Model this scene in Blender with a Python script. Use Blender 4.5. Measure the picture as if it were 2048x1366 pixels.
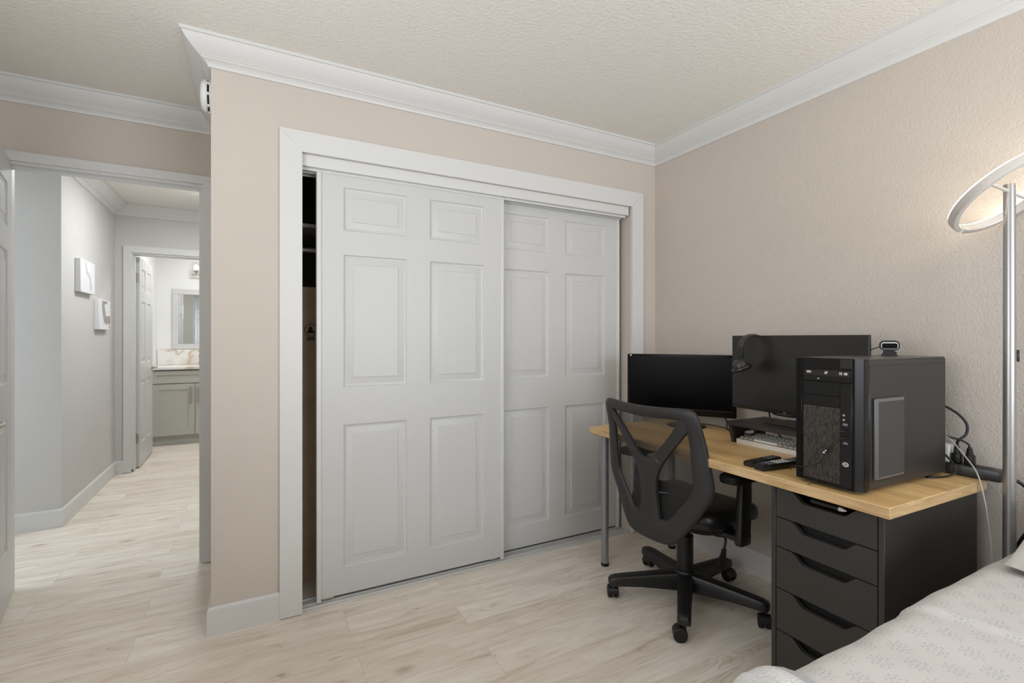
import bpy, bmesh, math, random
from mathutils import Vector, Matrix, noise
from mathutils.geometry import tessellate_polygon
random.seed(7)
for o in list(bpy.data.objects):
    bpy.data.objects.remove(o, do_unlink=True)
sc = bpy.context.scene
COL = sc.collection
PI = math.pi

# ---------------------------------------------------------------- camera, light, exposure
cam = bpy.data.cameras.new('camera')
cam.sensor_fit = 'HORIZONTAL'; cam.sensor_width = 36.0
cam.lens = 970.57 / 2048 * 36.0
cam.shift_y = -6.31 / 2048
cam.clip_start = 0.05
camo = bpy.data.objects.new('camera', cam); COL.objects.link(camo)
camo.location = (0, 0, 1.2055)
camo.rotation_euler = (PI / 2, 0, -0.4887)
sc.camera = camo

w = bpy.data.worlds.new('sky'); sc.world = w; w.use_nodes = True
w.node_tree.nodes['Background'].inputs[0].default_value = (0.75, 0.85, 1.0, 1)
w.node_tree.nodes['Background'].inputs[1].default_value = 1.0

sc.view_settings.view_transform = 'Standard'
sc.view_settings.look = 'None'
sc.view_settings.gamma = 1.0
sc.view_settings.use_curve_mapping = False
sc.view_settings.exposure = 0.0

def area(name, loc, rot, sx, sy, energy, color, shape='RECTANGLE', spread=None):
    l = bpy.data.lights.new(name, 'AREA'); l.shape = shape; l.size = sx
    if shape in ('RECTANGLE', 'ELLIPSE'): l.size_y = sy
    l.energy = energy; l.color = color
    if spread: l.spread = spread
    o = bpy.data.objects.new(name, l); COL.objects.link(o)
    o.location = loc; o.rotation_euler = rot
    return o
# added daylight in two unseen windows, tilted up to brighten the ceiling
area('added_back_daylight', (1.30, -1.72, 1.45), (PI / 2 + math.radians(42), 0, 0), 1.7, 1.4, 64, (0.86, 0.925, 1.0))
area('added_side_daylight', (-1.17, 0.55, 1.45), (0, -PI / 2 - math.radians(42), 0), 1.4, 1.4, 33, (0.95, 0.975, 1.0))
area('hall_ceiling_fill', (-0.32, 4.40, 2.37), (0, 0, 0), 0.30, 0.30, 17, (0.93, 0.97, 1.0), 'DISK')  # added fill without a fixture, set to brighten the hall walls
area('hall_daylight', (-2.15, 3.62, 1.3), (0, -PI / 2, 0), 1.9, 0.8, 12, (0.77, 0.89, 1.0))
area('bath_ceiling_fill', (-0.3, 6.2, 2.36), (0, 0, 0), 0.5, 0.5, 14, (0.97, 0.98, 1.0), 'DISK')  # added fill without a fixture, boosts the vanity bulbs

# ---------------------------------------------------------------- mesh helpers
def BM(): return bmesh.new()

def box(bm, lo, hi, bev=0.0, seg=2):
    x0, y0, z0 = lo; x1, y1, z1 = hi
    v = [bm.verts.new(p) for p in ((x0,y0,z0),(x1,y0,z0),(x1,y1,z0),(x0,y1,z0),(x0,y0,z1),(x1,y0,z1),(x1,y1,z1),(x0,y1,z1))]
    fs = [bm.faces.new([v[i] for i in f]) for f in ((3,2,1,0),(4,5,6,7),(0,1,5,4),(1,2,6,5),(2,3,7,6),(3,0,4,7))]
    if bev > 0:
        es = list({e for f in fs for e in f.edges})
        bmesh.ops.bevel(bm, geom=es, offset=bev, segments=seg, profile=0.5, affect='EDGES')
    return bm

def basis(d):
    d = Vector(d).normalized()
    up = Vector((0, 0, 1)) if abs(d.z) < 0.95 else Vector((1, 0, 0))
    a = d.cross(up).normalized(); b = a.cross(d).normalized()
    return a, b

def loft(bm, rings, cap=True, closed=True):
    vs = [[bm.verts.new(p) for p in r] for r in rings]
    n = len(vs[0])
    for i in range(len(vs) - 1):
        for j in range(n if closed else n - 1):
            k = (j + 1) % n
            try: bm.faces.new((vs[i][j], vs[i][k], vs[i+1][k], vs[i+1][j]))
            except ValueError: pass
    if cap and closed:
        bm.faces.new(list(reversed(vs[0]))); bm.faces.new(vs[-1])
    return vs

def cyl(bm, p0, p1, r0, r1=None, n=24):
    r1 = r0 if r1 is None else r1
    p0, p1 = Vector(p0), Vector(p1); a, b = basis(p1 - p0)
    rr = []
    for p, r in ((p0, r0), (p1, r1)):
        rr.append([p + a * (r * math.cos(2*PI*i/n)) + b * (r * math.sin(2*PI*i/n)) for i in range(n)])
    loft(bm, rr)
    return bm

def lathe(bm, prof, c=(0, 0, 0), axis=(0, 0, 1), n=32):
    c = Vector(c); ax = Vector(axis).normalized(); a, b = basis(ax)
    rr = [[c + ax * z + a * (r * math.cos(2*PI*i/n)) + b * (r * math.sin(2*PI*i/n)) for i in range(n)] for r, z in prof]
    loft(bm, rr)
    return bm

def crom(pts, k=8):
    P = [Vector(p) for p in pts]
    P = [P[0] * 2 - P[1]] + P + [P[-1] * 2 - P[-2]]
    out = []
    for i in range(1, len(P) - 2):
        p0, p1, p2, p3 = P[i-1:i+3]
        for s in range(k):
            t = s / k
            out.append(0.5 * ((2*p1) + (p2-p0)*t + (2*p0-5*p1+4*p2-p3)*t*t + (3*p1-p0-3*p2+p3)*t**3))
    out.append(P[-2])
    return out

def tube(bm, pts, r, n=10, smooth=8):
    P = crom(pts, smooth) if smooth else [Vector(p) for p in pts]
    rings = []; a = None
    for i, p in enumerate(P):
        d = (P[min(i+1, len(P)-1)] - P[max(i-1, 0)]).normalized()
        if a is None: a, b = basis(d)
        else:
            a = (a - d * a.dot(d)).normalized()
        b = d.cross(a)
        rings.append([p + a * (r*math.cos(2*PI*j/n)) + b * (r*math.sin(2*PI*j/n)) for j in range(n)])
    loft(bm, rings)
    return bm

def prism(bm, pts, f, t0, t1):
    """extrude a 2-D outline; f(u, v, t) -> 3-D point"""
    A = [bm.verts.new(f(u, v, t0)) for u, v in pts]
    B = [bm.verts.new(f(u, v, t1)) for u, v in pts]
    n = len(pts)
    for i in range(n):
        k = (i + 1) % n
        bm.faces.new((A[i], A[k], B[k], B[i]))
    for a, b, c in tessellate_polygon([[Vector((u, v, 0)) for u, v in pts]]):
        for S in (A, B):
            try: bm.faces.new((S[a], S[b], S[c]))
            except ValueError: pass
    return bm

def annulus(bm, r0, r1, h, c, axis, n=24):
    c = Vector(c); ax = Vector(axis).normalized(); a, b = basis(ax)
    rings = []
    for r, z in ((r0, 0), (r1, 0), (r1, h), (r0, h), (r0, 0)):
        rings.append([c + ax*z + a*(r*math.cos(2*PI*i/n)) + b*(r*math.sin(2*PI*i/n)) for i in range(n)])
    loft(bm, rings, cap=False); bmesh.ops.remove_doubles(bm, verts=bm.verts, dist=1e-6)
    return bm

def rrect(w, h, r, n=5):
    """rounded rectangle outline centred on 0"""
    out = []
    for cx, cy, a0 in ((w/2-r, h/2-r, 0), (-w/2+r, h/2-r, PI/2), (-w/2+r, -h/2+r, PI), (w/2-r, -h/2+r, 1.5*PI)):
        for i in range(n + 1):
            a = a0 + PI/2 * i/n
            out.append((cx + r*math.cos(a), cy + r*math.sin(a)))
    return out

def finish(bm, name, mat, angle=40, recalc=True):
    if recalc: bmesh.ops.recalc_face_normals(bm, faces=bm.faces)
    me = bpy.data.meshes.new(name); bm.to_mesh(me); bm.free()
    mats = mat if isinstance(mat, (list, tuple)) else [mat]
    for m in mats: me.materials.append(m)
    if angle == 0: me.shade_flat()
    else: me.shade_smooth(); me.set_sharp_from_angle(angle=math.radians(angle))
    return me

def obj(name, bm, mat, parent=None, angle=40, label=None, recalc=True):
    o = bpy.data.objects.new(name, finish(bm, name, mat, angle, recalc)); COL.objects.link(o)
    if parent is not None: o.parent = parent
    if label: o['label'] = label
    return o

def thing(name, label, cat, loc=(0, 0, 0), rz=0.0, group=None):
    o = bpy.data.objects.new(name, None); COL.objects.link(o)
    o.empty_display_size = 0.1
    o.location = loc; o.rotation_euler = (0, 0, rz)
    o['label'] = label; o['category'] = cat
    if group: o['group'] = group
    return o

def inv(t):
    return (Matrix.Translation(t.location) @ t.rotation_euler.to_matrix().to_4x4()).inverted()

def wobj(name, bm, mat, t, parent=None, **k):
    """part whose bmesh is in world coordinates"""
    bm.transform(inv(t))
    return obj(name, bm, mat, parent or t, **k)

def single(name, bm, mat, label, cat, base, group=None, **k):
    """a thing that is one mesh; bmesh in world coordinates, origin put at base"""
    bm.transform(Matrix.Translation(-Vector(base)))
    o = obj(name, bm, mat, **k); o.location = base
    o['label'] = label; o['category'] = cat
    if group: o['group'] = group
    return o

def struct(name, bm, mat, parent=None, **k):
    o = obj(name, bm, mat, parent, **k)
    if parent is None: o['kind'] = 'structure'
    return o

# ---------------------------------------------------------------- materials
def srgb(r, g, b):
    f = lambda c: (c/255/12.92) if c <= 10.3 else ((c/255+0.055)/1.055)**2.4
    return (f(r), f(g), f(b), 1)

def mat(name, rgb, rough=0.5, metal=0.0, bump=None, var=None, spec=0.5, coat=0.0, emis=None, trans=0.0):
    m = bpy.data.materials.new(name); m.use_nodes = True
    nt = m.node_tree; b = nt.nodes['Principled BSDF']
    b.inputs['Base Color'].default_value = srgb(*rgb)
    b.inputs['Roughness'].default_value = rough
    b.inputs['Metallic'].default_value = metal
    b.inputs['Specular IOR Level'].default_value = spec
    if coat: b.inputs['Coat Weight'].default_value = coat; b.inputs['Coat Roughness'].default_value = 0.08
    if trans: b.inputs['Transmission Weight'].default_value = trans
    if emis:
        b.inputs['Emission Color'].default_value = srgb(*emis[0]); b.inputs['Emission Strength'].default_value = emis[1]
    tc = nt.nodes.new('ShaderNodeTexCoord')
    if bump:
        scale, dist, detail = bump
        n = nt.nodes.new('ShaderNodeTexNoise'); n.inputs['Scale'].default_value = scale; n.inputs['Detail'].default_value = detail
        bu = nt.nodes.new('ShaderNodeBump'); bu.inputs['Distance'].default_value = dist; bu.inputs['Strength'].default_value = 1.0
        nt.links.new(tc.outputs['Object'], n.inputs['Vector'])
        nt.links.new(n.outputs['Fac'], bu.inputs['Height']); nt.links.new(bu.outputs['Normal'], b.inputs['Normal'])
    if var:
        scale, amt = var
        n = nt.nodes.new('ShaderNodeTexNoise'); n.inputs['Scale'].default_value = scale; n.inputs['Detail'].default_value = 3
        r = nt.nodes.new('ShaderNodeValToRGB')
        lo = [max(0, c*(1-amt)) for c in rgb]; hi = [min(255, c*(1+amt)) for c in rgb]
        r.color_ramp.elements[0].position = 0.3; r.color_ramp.elements[1].position = 0.7
        r.color_ramp.elements[0].color = srgb(*lo); r.color_ramp.elements[1].color = srgb(*hi)
        nt.links.new(tc.outputs['Object'], n.inputs['Vector'])
        nt.links.new(n.outputs['Fac'], r.inputs['Fac']); nt.links.new(r.outputs['Color'], b.inputs['Base Color'])
    return m

WALL = mat('wall_paint', (200, 190, 179), 0.75, bump=(90, 0.0007, 3), var=(1.2, 0.01))
WALLT = mat('wall_paint_knockdown', (200, 190, 179), 0.72, bump=(145, 0.0020, 4), var=(1.2, 0.01))
HALLW = mat('hall_paint', (199, 196, 192), 0.75, bump=(70, 0.0015, 3))
CEIL = mat('ceiling_paint', (231, 227, 220), 0.85, bump=(75, 0.003, 3))
TRIM = mat('trim_white', (213, 212, 209), 0.38, bump=(6, 0.0004, 2))
DOORM = mat('door_white', (202, 201, 198), 0.40, bump=(45, 0.0005, 2))
BATHW = mat('bath_white', (240, 240, 238), 0.6, bump=(40, 0.0005, 2))
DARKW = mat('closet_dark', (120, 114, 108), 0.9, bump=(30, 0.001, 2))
SAGE = mat('sage_paint', (184, 183, 173), 0.45, bump=(50, 0.0003, 2))
BLACK = mat('black_plastic', (22, 21, 21), 0.45, bump=(300, 0.0002, 2))
CHAIRB = mat('chair_plastic', (40, 39, 39), 0.5, bump=(500, 0.0003, 2))
CHAIRD = mat('chair_base_plastic', (25, 24, 24), 0.42, bump=(400, 0.0003, 2))
LEATHER = mat('seat_leather', (26, 25, 25), 0.33, bump=(160, 0.0006, 3))
GLOSS = mat('gloss_black', (14, 14, 15), 0.2, spec=0.25, var=(9, 0.04))
SCREENG = mat('screen_glossy', (8, 8, 9), 0.24, spec=0.06, var=(6, 0.03))
SCREENM = mat('screen_matte', (30, 27, 26), 0.34, spec=0.55, var=(6, 0.03))
BEZEL = mat('bezel_black', (28, 26, 25), 0.4, bump=(300, 0.0002, 2))
CABB = mat('cabinet_black', (50, 48, 45), 0.48, bump=(220, 0.0002, 2))
CABIN = mat('cabinet_inside_shade', (16, 15, 15), 0.7, bump=(90, 0.0003, 2))  # near-black: shade inside the drawer unit put into the colour
RISER = mat('riser_wood_dark', (52, 46, 44), 0.5, bump=(160, 0.0004, 3), var=(14, 0.08))
STEELP = mat('steel_paint', (150, 152, 154), 0.38, 0.55, bump=(200, 0.0001, 2))
RINGM = mat('ring_satin_paint', (206, 200, 193), 0.45, 0.25, bump=(240, 0.0001, 2))
POLEM = mat('pole_satin_steel', (168, 167, 165), 0.34, 0.8, bump=(240, 0.0001, 2))
ALU = mat('brushed_aluminium', (208, 206, 202), 0.32, 0.85, bump=(240, 0.0001, 2))
CHROME = mat('satin_nickel', (190, 184, 174), 0.28, 1.0, bump=(200, 0.0001, 2))
RUBBER = mat('rubber', (18, 17, 17), 0.7, bump=(300, 0.0003, 2))
PLUGW = mat('white_plastic', (232, 232, 228), 0.35, bump=(200, 0.0001, 2))
KEYW = mat('keycap_light', (222, 218, 208), 0.5, bump=(300, 0.0001, 2))
KEYG = mat('keycap_grey', (165, 160, 150), 0.5, bump=(300, 0.0001, 2))
KEYK = mat('keycap_dark', (62, 58, 54), 0.5, bump=(300, 0.0001, 2))
SILVER = mat('silver_mark', (196, 194, 190), 0.4, 0.3, var=(200, 0.05))
GREYP = mat('button_grey', (120, 122, 124), 0.5, var=(200, 0.05))
CABLEB = mat('cable_black', (20, 20, 21), 0.45, bump=(300, 0.0002, 2))
CABLEW = mat('cable_white', (178, 176, 172), 0.4, bump=(300, 0.0002, 2))
MIRROR = mat('mirror_glass', (226, 230, 230), 0.02, 1.0, var=(2, 0.003))
GLASS = mat('clear_glass', (250, 250, 250), 0.02, trans=1.0, var=(2, 0.003))
BULB = mat('bulb', (255, 250, 240), 0.4, emis=((255, 246, 230), 8), var=(2, 0.003))
LED = mat('led_diffuser', (255, 246, 232), 0.5, emis=((255, 238, 216), 20), var=(2, 0.003))
CARD = mat('cardboard', (205, 182, 152), 0.8, bump=(120, 0.0005, 3), var=(8, 0.05))
INKC = mat('print_ink', (52, 46, 40), 0.8, var=(60, 0.1))
CANVAS = mat('canvas_white', (222, 222, 223), 0.7, bump=(600, 0.0003, 2))
PAINTA = mat('paint_pale_grey', (204, 200, 197), 0.7, var=(30, 0.03))
PAINTB = mat('paint_taupe', (160, 150, 141), 0.7, var=(20, 0.05))
PILLOW = mat('pillow_cotton', (212, 206, 199), 0.85, bump=(420, 0.0004, 3))
FLEECE = mat('throw_fleece', (215, 213, 211), 0.95, bump=(240, 0.004, 4))
FLEECEG = mat('throw_edging', (186, 186, 186), 0.95, bump=(260, 0.005, 4))
MATTR = mat('mattress_fabric', (226, 224, 220), 0.9, bump=(200, 0.0006, 2))
BEDW = mat('bed_base_fabric', (120, 114, 108), 0.9, bump=(300, 0.0006, 2))

def link(nt, a, b): nt.links.new(a, b)

def mnode(nt, op, a, b=None, c=None):
    n = nt.nodes.new('ShaderNodeMath'); n.operation = op
    for i, v in enumerate((a, b, c)):
        if v is None: continue
        if isinstance(v, (int, float)): n.inputs[i].default_value = v
        else: nt.links.new(v, n.inputs[i])
    return n.outputs[0]

def ramp(nt, fac, stops):
    r = nt.nodes.new('ShaderNodeValToRGB'); e = r.color_ramp.elements
    while len(e) < len(stops): e.new(0.5)
    for i, (p, c) in enumerate(stops):
        e[i].position = p; e[i].color = srgb(*c)
    nt.links.new(fac, r.inputs['Fac'])
    return r.outputs['Color']

def mixc(nt, fac, a, b, blend='MIX'):
    n = nt.nodes.new('ShaderNodeMix'); n.data_type = 'RGBA'; n.blend_type = blend
    for s, v in ((0, fac), (6, a), (7, b)):
        if isinstance(v, (int, float)): n.inputs[s].default_value = v
        elif isinstance(v, tuple): n.inputs[s].default_value = v
        else: nt.links.new(v, n.inputs[s])
    return n.outputs[2]

def floor_material():
    m = bpy.data.materials.new('vinyl_planks'); m.use_nodes = True
    nt = m.node_tree; b = nt.nodes['Principled BSDF']
    tc = nt.nodes.new('ShaderNodeTexCoord')
    mp = nt.nodes.new('ShaderNodeMapping'); mp.inputs['Location'].default_value = (0.42, 0.06, 0)
    link(nt, tc.outputs['Object'], mp.inputs['Vector'])
    br = nt.nodes.new('ShaderNodeTexBrick')
    br.offset = 0.37; br.offset_frequency = 2; br.squash = 1.0
    for k, v in (('Scale', 1.0), ('Mortar Size', 0.0011), ('Mortar Smooth', 0.0), ('Bias', 0.0), ('Brick Width', 1.22), ('Row Height', 0.178)):
        br.inputs[k].default_value = v
    br.inputs['Color1'].default_value = (0, 0, 0, 1); br.inputs['Color2'].default_value = (1, 1, 1, 1); br.inputs['Mortar'].default_value = (0.5, 0.5, 0.5, 1)
    link(nt, mp.outputs['Vector'], br.inputs['Vector'])
    # every plank shifts the grain by its own random tone
    sh = nt.nodes.new('ShaderNodeVectorMath'); sh.operation = 'MULTIPLY_ADD'
    link(nt, br.outputs['Color'], sh.inputs[0]); sh.inputs[1].default_value = (9.3, 5.7, 3.1)
    link(nt, mp.outputs['Vector'], sh.inputs[2])
    st = nt.nodes.new('ShaderNodeMapping'); st.inputs['Scale'].default_value = (1.2, 9.0, 1.0)
    link(nt, sh.outputs[0], st.inputs['Vector'])
    n1 = nt.nodes.new('ShaderNodeTexNoise'); n1.inputs['Scale'].default_value = 2.2; n1.inputs['Detail'].default_value = 6; n1.inputs['Roughness'].default_value = 0.62; n1.inputs['Distortion'].default_value = 1.1
    link(nt, st.outputs['Vector'], n1.inputs['Vector'])
    base = ramp(nt, n1.outputs['Fac'], [(0.28, (214, 200, 184)), (0.45, (233, 223, 210)), (0.62, (243, 236, 225)), (0.8, (248, 243, 234))])
    # fine fibres
    sf = nt.nodes.new('ShaderNodeMapping'); sf.inputs['Scale'].default_value = (5, 130.0, 1.0)
    link(nt, sh.outputs[0], sf.inputs['Vector'])
    n2 = nt.nodes.new('ShaderNodeTexNoise'); n2.inputs['Scale'].default_value = 2.0; n2.inputs['Detail'].default_value = 3
    link(nt, sf.outputs['Vector'], n2.inputs['Vector'])
    fib = ramp(nt, n2.outputs['Fac'], [(0.3, (232, 229, 225)), (0.6, (255, 255, 255))])
    c1 = mixc(nt, 0.35, base, fib, 'MULTIPLY')
    # cathedral lines and knots
    sk = nt.nodes.new('ShaderNodeMapping'); sk.inputs['Scale'].default_value = (1.6, 7.0, 1.0)
    link(nt, sh.outputs[0], sk.inputs['Vector'])
    n3 = nt.nodes.new('ShaderNodeTexNoise'); n3.inputs['Scale'].default_value = 1.1; n3.inputs['Detail'].default_value = 2; n3.inputs['Distortion'].default_value = 0.6
    link(nt, sk.outputs['Vector'], n3.inputs['Vector'])
    rings = mnode(nt, 'FRACT', mnode(nt, 'MULTIPLY', n3.outputs['Fac'], 13.0))
    rl = ramp(nt, rings, [(0.0, (150, 128, 104)), (0.10, (235, 228, 218)), (0.4, (255, 255, 255)), (1.0, (240, 234, 226))])
    n4 = nt.nodes.new('ShaderNodeTexNoise'); n4.inputs['Scale'].default_value = 1.7; n4.inputs['Detail'].default_value = 2
    link(nt, sk.outputs['Vector'], n4.inputs['Vector'])
    msk = nt.nodes.new('ShaderNodeMapRange'); msk.inputs[1].default_value = 0.52; msk.inputs[2].default_value = 0.68; msk.inputs[4].default_value = 0.6
    link(nt, n4.outputs['Fac'], msk.inputs[0])
    c2 = mixc(nt, msk.outputs[0], c1, rl, 'MULTIPLY')
    vo = nt.nodes.new('ShaderNodeTexVoronoi'); vo.inputs['Scale'].default_value = 1.0
    sv = nt.nodes.new('ShaderNodeMapping'); sv.inputs['Scale'].default_value = (2.4, 4.6, 1.0)
    link(nt, sh.outputs[0], sv.inputs['Vector']); link(nt, sv.outputs['Vector'], vo.inputs['Vector'])
    kn = ramp(nt, vo.outputs['Distance'], [(0.0, (128, 108, 88)), (0.05, (190, 172, 152)), (0.13, (255, 255, 255))])
    c3 = mixc(nt, 0.55, c2, kn, 'MULTIPLY')
    # tone of each plank, dark joints
    tone = ramp(nt, br.outputs['Color'], [(0.0, (232, 226, 218)), (1.0, (255, 255, 255))])
    c4 = mixc(nt, 0.55, c3, tone, 'MULTIPLY')
    c5 = mixc(nt, mnode(nt, 'MULTIPLY', br.outputs['Fac'], 0.28), c4, srgb(120, 104, 86))
    link(nt, c5, b.inputs['Base Color'])
    b.inputs['Roughness'].default_value = 0.42
    b.inputs['Specular IOR Level'].default_value = 0.4
    bu = nt.nodes.new('ShaderNodeBump'); bu.inputs['Distance'].default_value = 0.0008; bu.inputs['Strength'].default_value = 0.5
    hh = mnode(nt, 'SUBTRACT', n2.outputs['Fac'], mnode(nt, 'MULTIPLY', br.outputs['Fac'], 1.5))
    link(nt, hh, bu.inputs['Height']); link(nt, bu.outputs['Normal'], b.inputs['Normal'])
    return m
FLOOR = floor_material()

def butcher_material():
    m = bpy.data.materials.new('beech_block'); m.use_nodes = True
    nt = m.node_tree; b = nt.nodes['Principled BSDF']
    tc = nt.nodes.new('ShaderNodeTexCoord')
    mp = nt.nodes.new('ShaderNodeMapping'); mp.inputs['Rotation'].default_value = (0, 0, PI/2)
    link(nt, tc.outputs['Object'], mp.inputs['Vector'])
    br = nt.nodes.new('ShaderNodeTexBrick'); br.offset = 0.43; br.offset_frequency = 2
    for k, v in (('Scale', 1.0), ('Mortar Size', 0.0), ('Bias', 0.0), ('Brick Width', 0.42), ('Row Height', 0.046)):
        br.inputs[k].default_value = v
    br.inputs['Color1'].default_value = (0, 0, 0, 1); br.inputs['Color2'].default_value = (1, 1, 1, 1)
    link(nt, mp.outputs['Vector'], br.inputs['Vector'])
    sh = nt.nodes.new('ShaderNodeVectorMath'); sh.operation = 'MULTIPLY_ADD'
    link(nt, br.outputs['Color'], sh.inputs[0]); sh.inputs[1].default_value = (6.3, 3.7, 5.1); link(nt, mp.outputs['Vector'], sh.inputs[2])
    st = nt.nodes.new('ShaderNodeMapping'); st.inputs['Scale'].default_value = (2.5, 40.0, 40.0)
    link(nt, sh.outputs[0], st.inputs['Vector'])
    n1 = nt.nodes.new('ShaderNodeTexNoise'); n1.inputs['Scale'].default_value = 1.6; n1.inputs['Detail'].default_value = 5; n1.inputs['Distortion'].default_value = 0.5
    link(nt, st.outputs['Vector'], n1.inputs['Vector'])
    base = ramp(nt, n1.outputs['Fac'], [(0.3, (216, 176, 118)), (0.5, (232, 196, 138)), (0.75, (240, 210, 158))])
    tone = ramp(nt, br.outputs['Color'], [(0.0, (226, 218, 206)), (1.0, (255, 252, 246))])
    c = mixc(nt, 1.0, base, tone, 'MULTIPLY')
    link(nt, c, b.inputs['Base Color']); b.inputs['Roughness'].default_value = 0.36
    return m
BEECH = butcher_material()

def edge_material():
    m = bpy.data.materials.new('beech_edge'); m.use_nodes = True
    nt = m.node_tree; b = nt.nodes['Principled BSDF']
    tc = nt.nodes.new('ShaderNodeTexCoord')
    st = nt.nodes.new('ShaderNodeMapping'); st.inputs['Scale'].default_value = (5, 5, 60)
    link(nt, tc.outputs['Object'], st.inputs['Vector'])
    n1 = nt.nodes.new('ShaderNodeTexNoise'); n1.inputs['Scale'].default_value = 1.5; n1.inputs['Detail'].default_value = 5; n1.inputs['Distortion'].default_value = 0.4
    link(nt, st.outputs['Vector'], n1.inputs['Vector'])
    base = ramp(nt, n1.outputs['Fac'], [(0.3, (180, 146, 102)), (0.55, (206, 174, 128)), (0.8, (220, 192, 150))])
    link(nt, base, b.inputs['Base Color']); b.inputs['Roughness'].default_value = 0.4
    return m
BEDGE = edge_material()

def mesh_fabric():
    m = bpy.data.materials.new('chair_mesh_fabric'); m.use_nodes = True
    nt = m.node_tree; b = nt.nodes['Principled BSDF']; out = nt.nodes['Material Output']
    b.inputs['Base Color'].default_value = srgb(48, 45, 43); b.inputs['Roughness'].default_value = 0.7
    tc = nt.nodes.new('ShaderNodeTexCoord'); sep = nt.nodes.new('ShaderNodeSeparateXYZ')
    link(nt, tc.outputs['Object'], sep.inputs[0])
    y = mnode(nt, 'MULTIPLY', sep.outputs['Y'], 2*PI/0.0042); z = mnode(nt, 'MULTIPLY', sep.outputs['Z'], 2*PI/0.0085)
    s = mnode(nt, 'SINE', z)
    row = mnode(nt, 'SINE', mnode(nt, 'ADD', y, mnode(nt, 'MULTIPLY', mnode(nt, 'SIGN', s), PI/2)))
    hole = mnode(nt, 'MULTIPLY', mnode(nt, 'GREATER_THAN', row, 0.0), mnode(nt, 'GREATER_THAN', mnode(nt, 'ABSOLUTE', s), 0.36))
    tr = nt.nodes.new('ShaderNodeBsdfTransparent'); mx = nt.nodes.new('ShaderNodeMixShader')
    link(nt, hole, mx.inputs[0]); link(nt, b.outputs[0], mx.inputs[1]); link(nt, tr.outputs[0], mx.inputs[2])
    link(nt, mx.outputs[0], out.inputs['Surface'])
    return m
MESHF = mesh_fabric()

def perforated(name, rgb_hi, rgb_lo, kind):
    m = bpy.data.materials.new(name); m.use_nodes = True
    nt = m.node_tree; b = nt.nodes['Principled BSDF']
    tc = nt.nodes.new('ShaderNodeTexCoord'); sep = nt.nodes.new('ShaderNodeSeparateXYZ')
    link(nt, tc.outputs['Object'], sep.inputs[0])
    if kind == 'bark':
        mp = nt.nodes.new('ShaderNodeMapping'); mp.inputs['Scale'].default_value = (1, 260, 60)
        link(nt, tc.outputs['Object'], mp.inputs['Vector'])
        n = nt.nodes.new('ShaderNodeTexNoise'); n.inputs['Scale'].default_value = 1.0; n.inputs['Detail'].default_value = 3; n.inputs['Distortion'].default_value = 0.8
        link(nt, mp.outputs['Vector'], n.inputs['Vector']); h = n.outputs['Fac']
        c = ramp(nt, h, [(0.38, rgb_lo), (0.62, rgb_hi)])
    else:
        u = mnode(nt, 'SINE', mnode(nt, 'MULTIPLY', sep.outputs['X'], 2*PI/0.0052))
        v = mnode(nt, 'SINE', mnode(nt, 'MULTIPLY', sep.outputs['Z'], 2*PI/0.0052))
        h = mnode(nt, 'GREATER_THAN', mnode(nt, 'ADD', u, v), 0.35)
        c = ramp(nt, h, [(0.0, rgb_hi), (1.0, rgb_lo)])
    link(nt, c, b.inputs['Base Color']); b.inputs['Roughness'].default_value = 0.55
    bu = nt.nodes.new('ShaderNodeBump'); bu.inputs['Distance'].default_value = 0.001
    link(nt, h, bu.inputs['Height']); link(nt, bu.outputs['Normal'], b.inputs['Normal'])
    return m
PCMESH = perforated('front_mesh', (66, 58, 48), (14, 13, 12), 'bark')
PCVENT = perforated('side_vent_mesh', (74, 72, 70), (12, 12, 12), 'grid')

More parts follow.
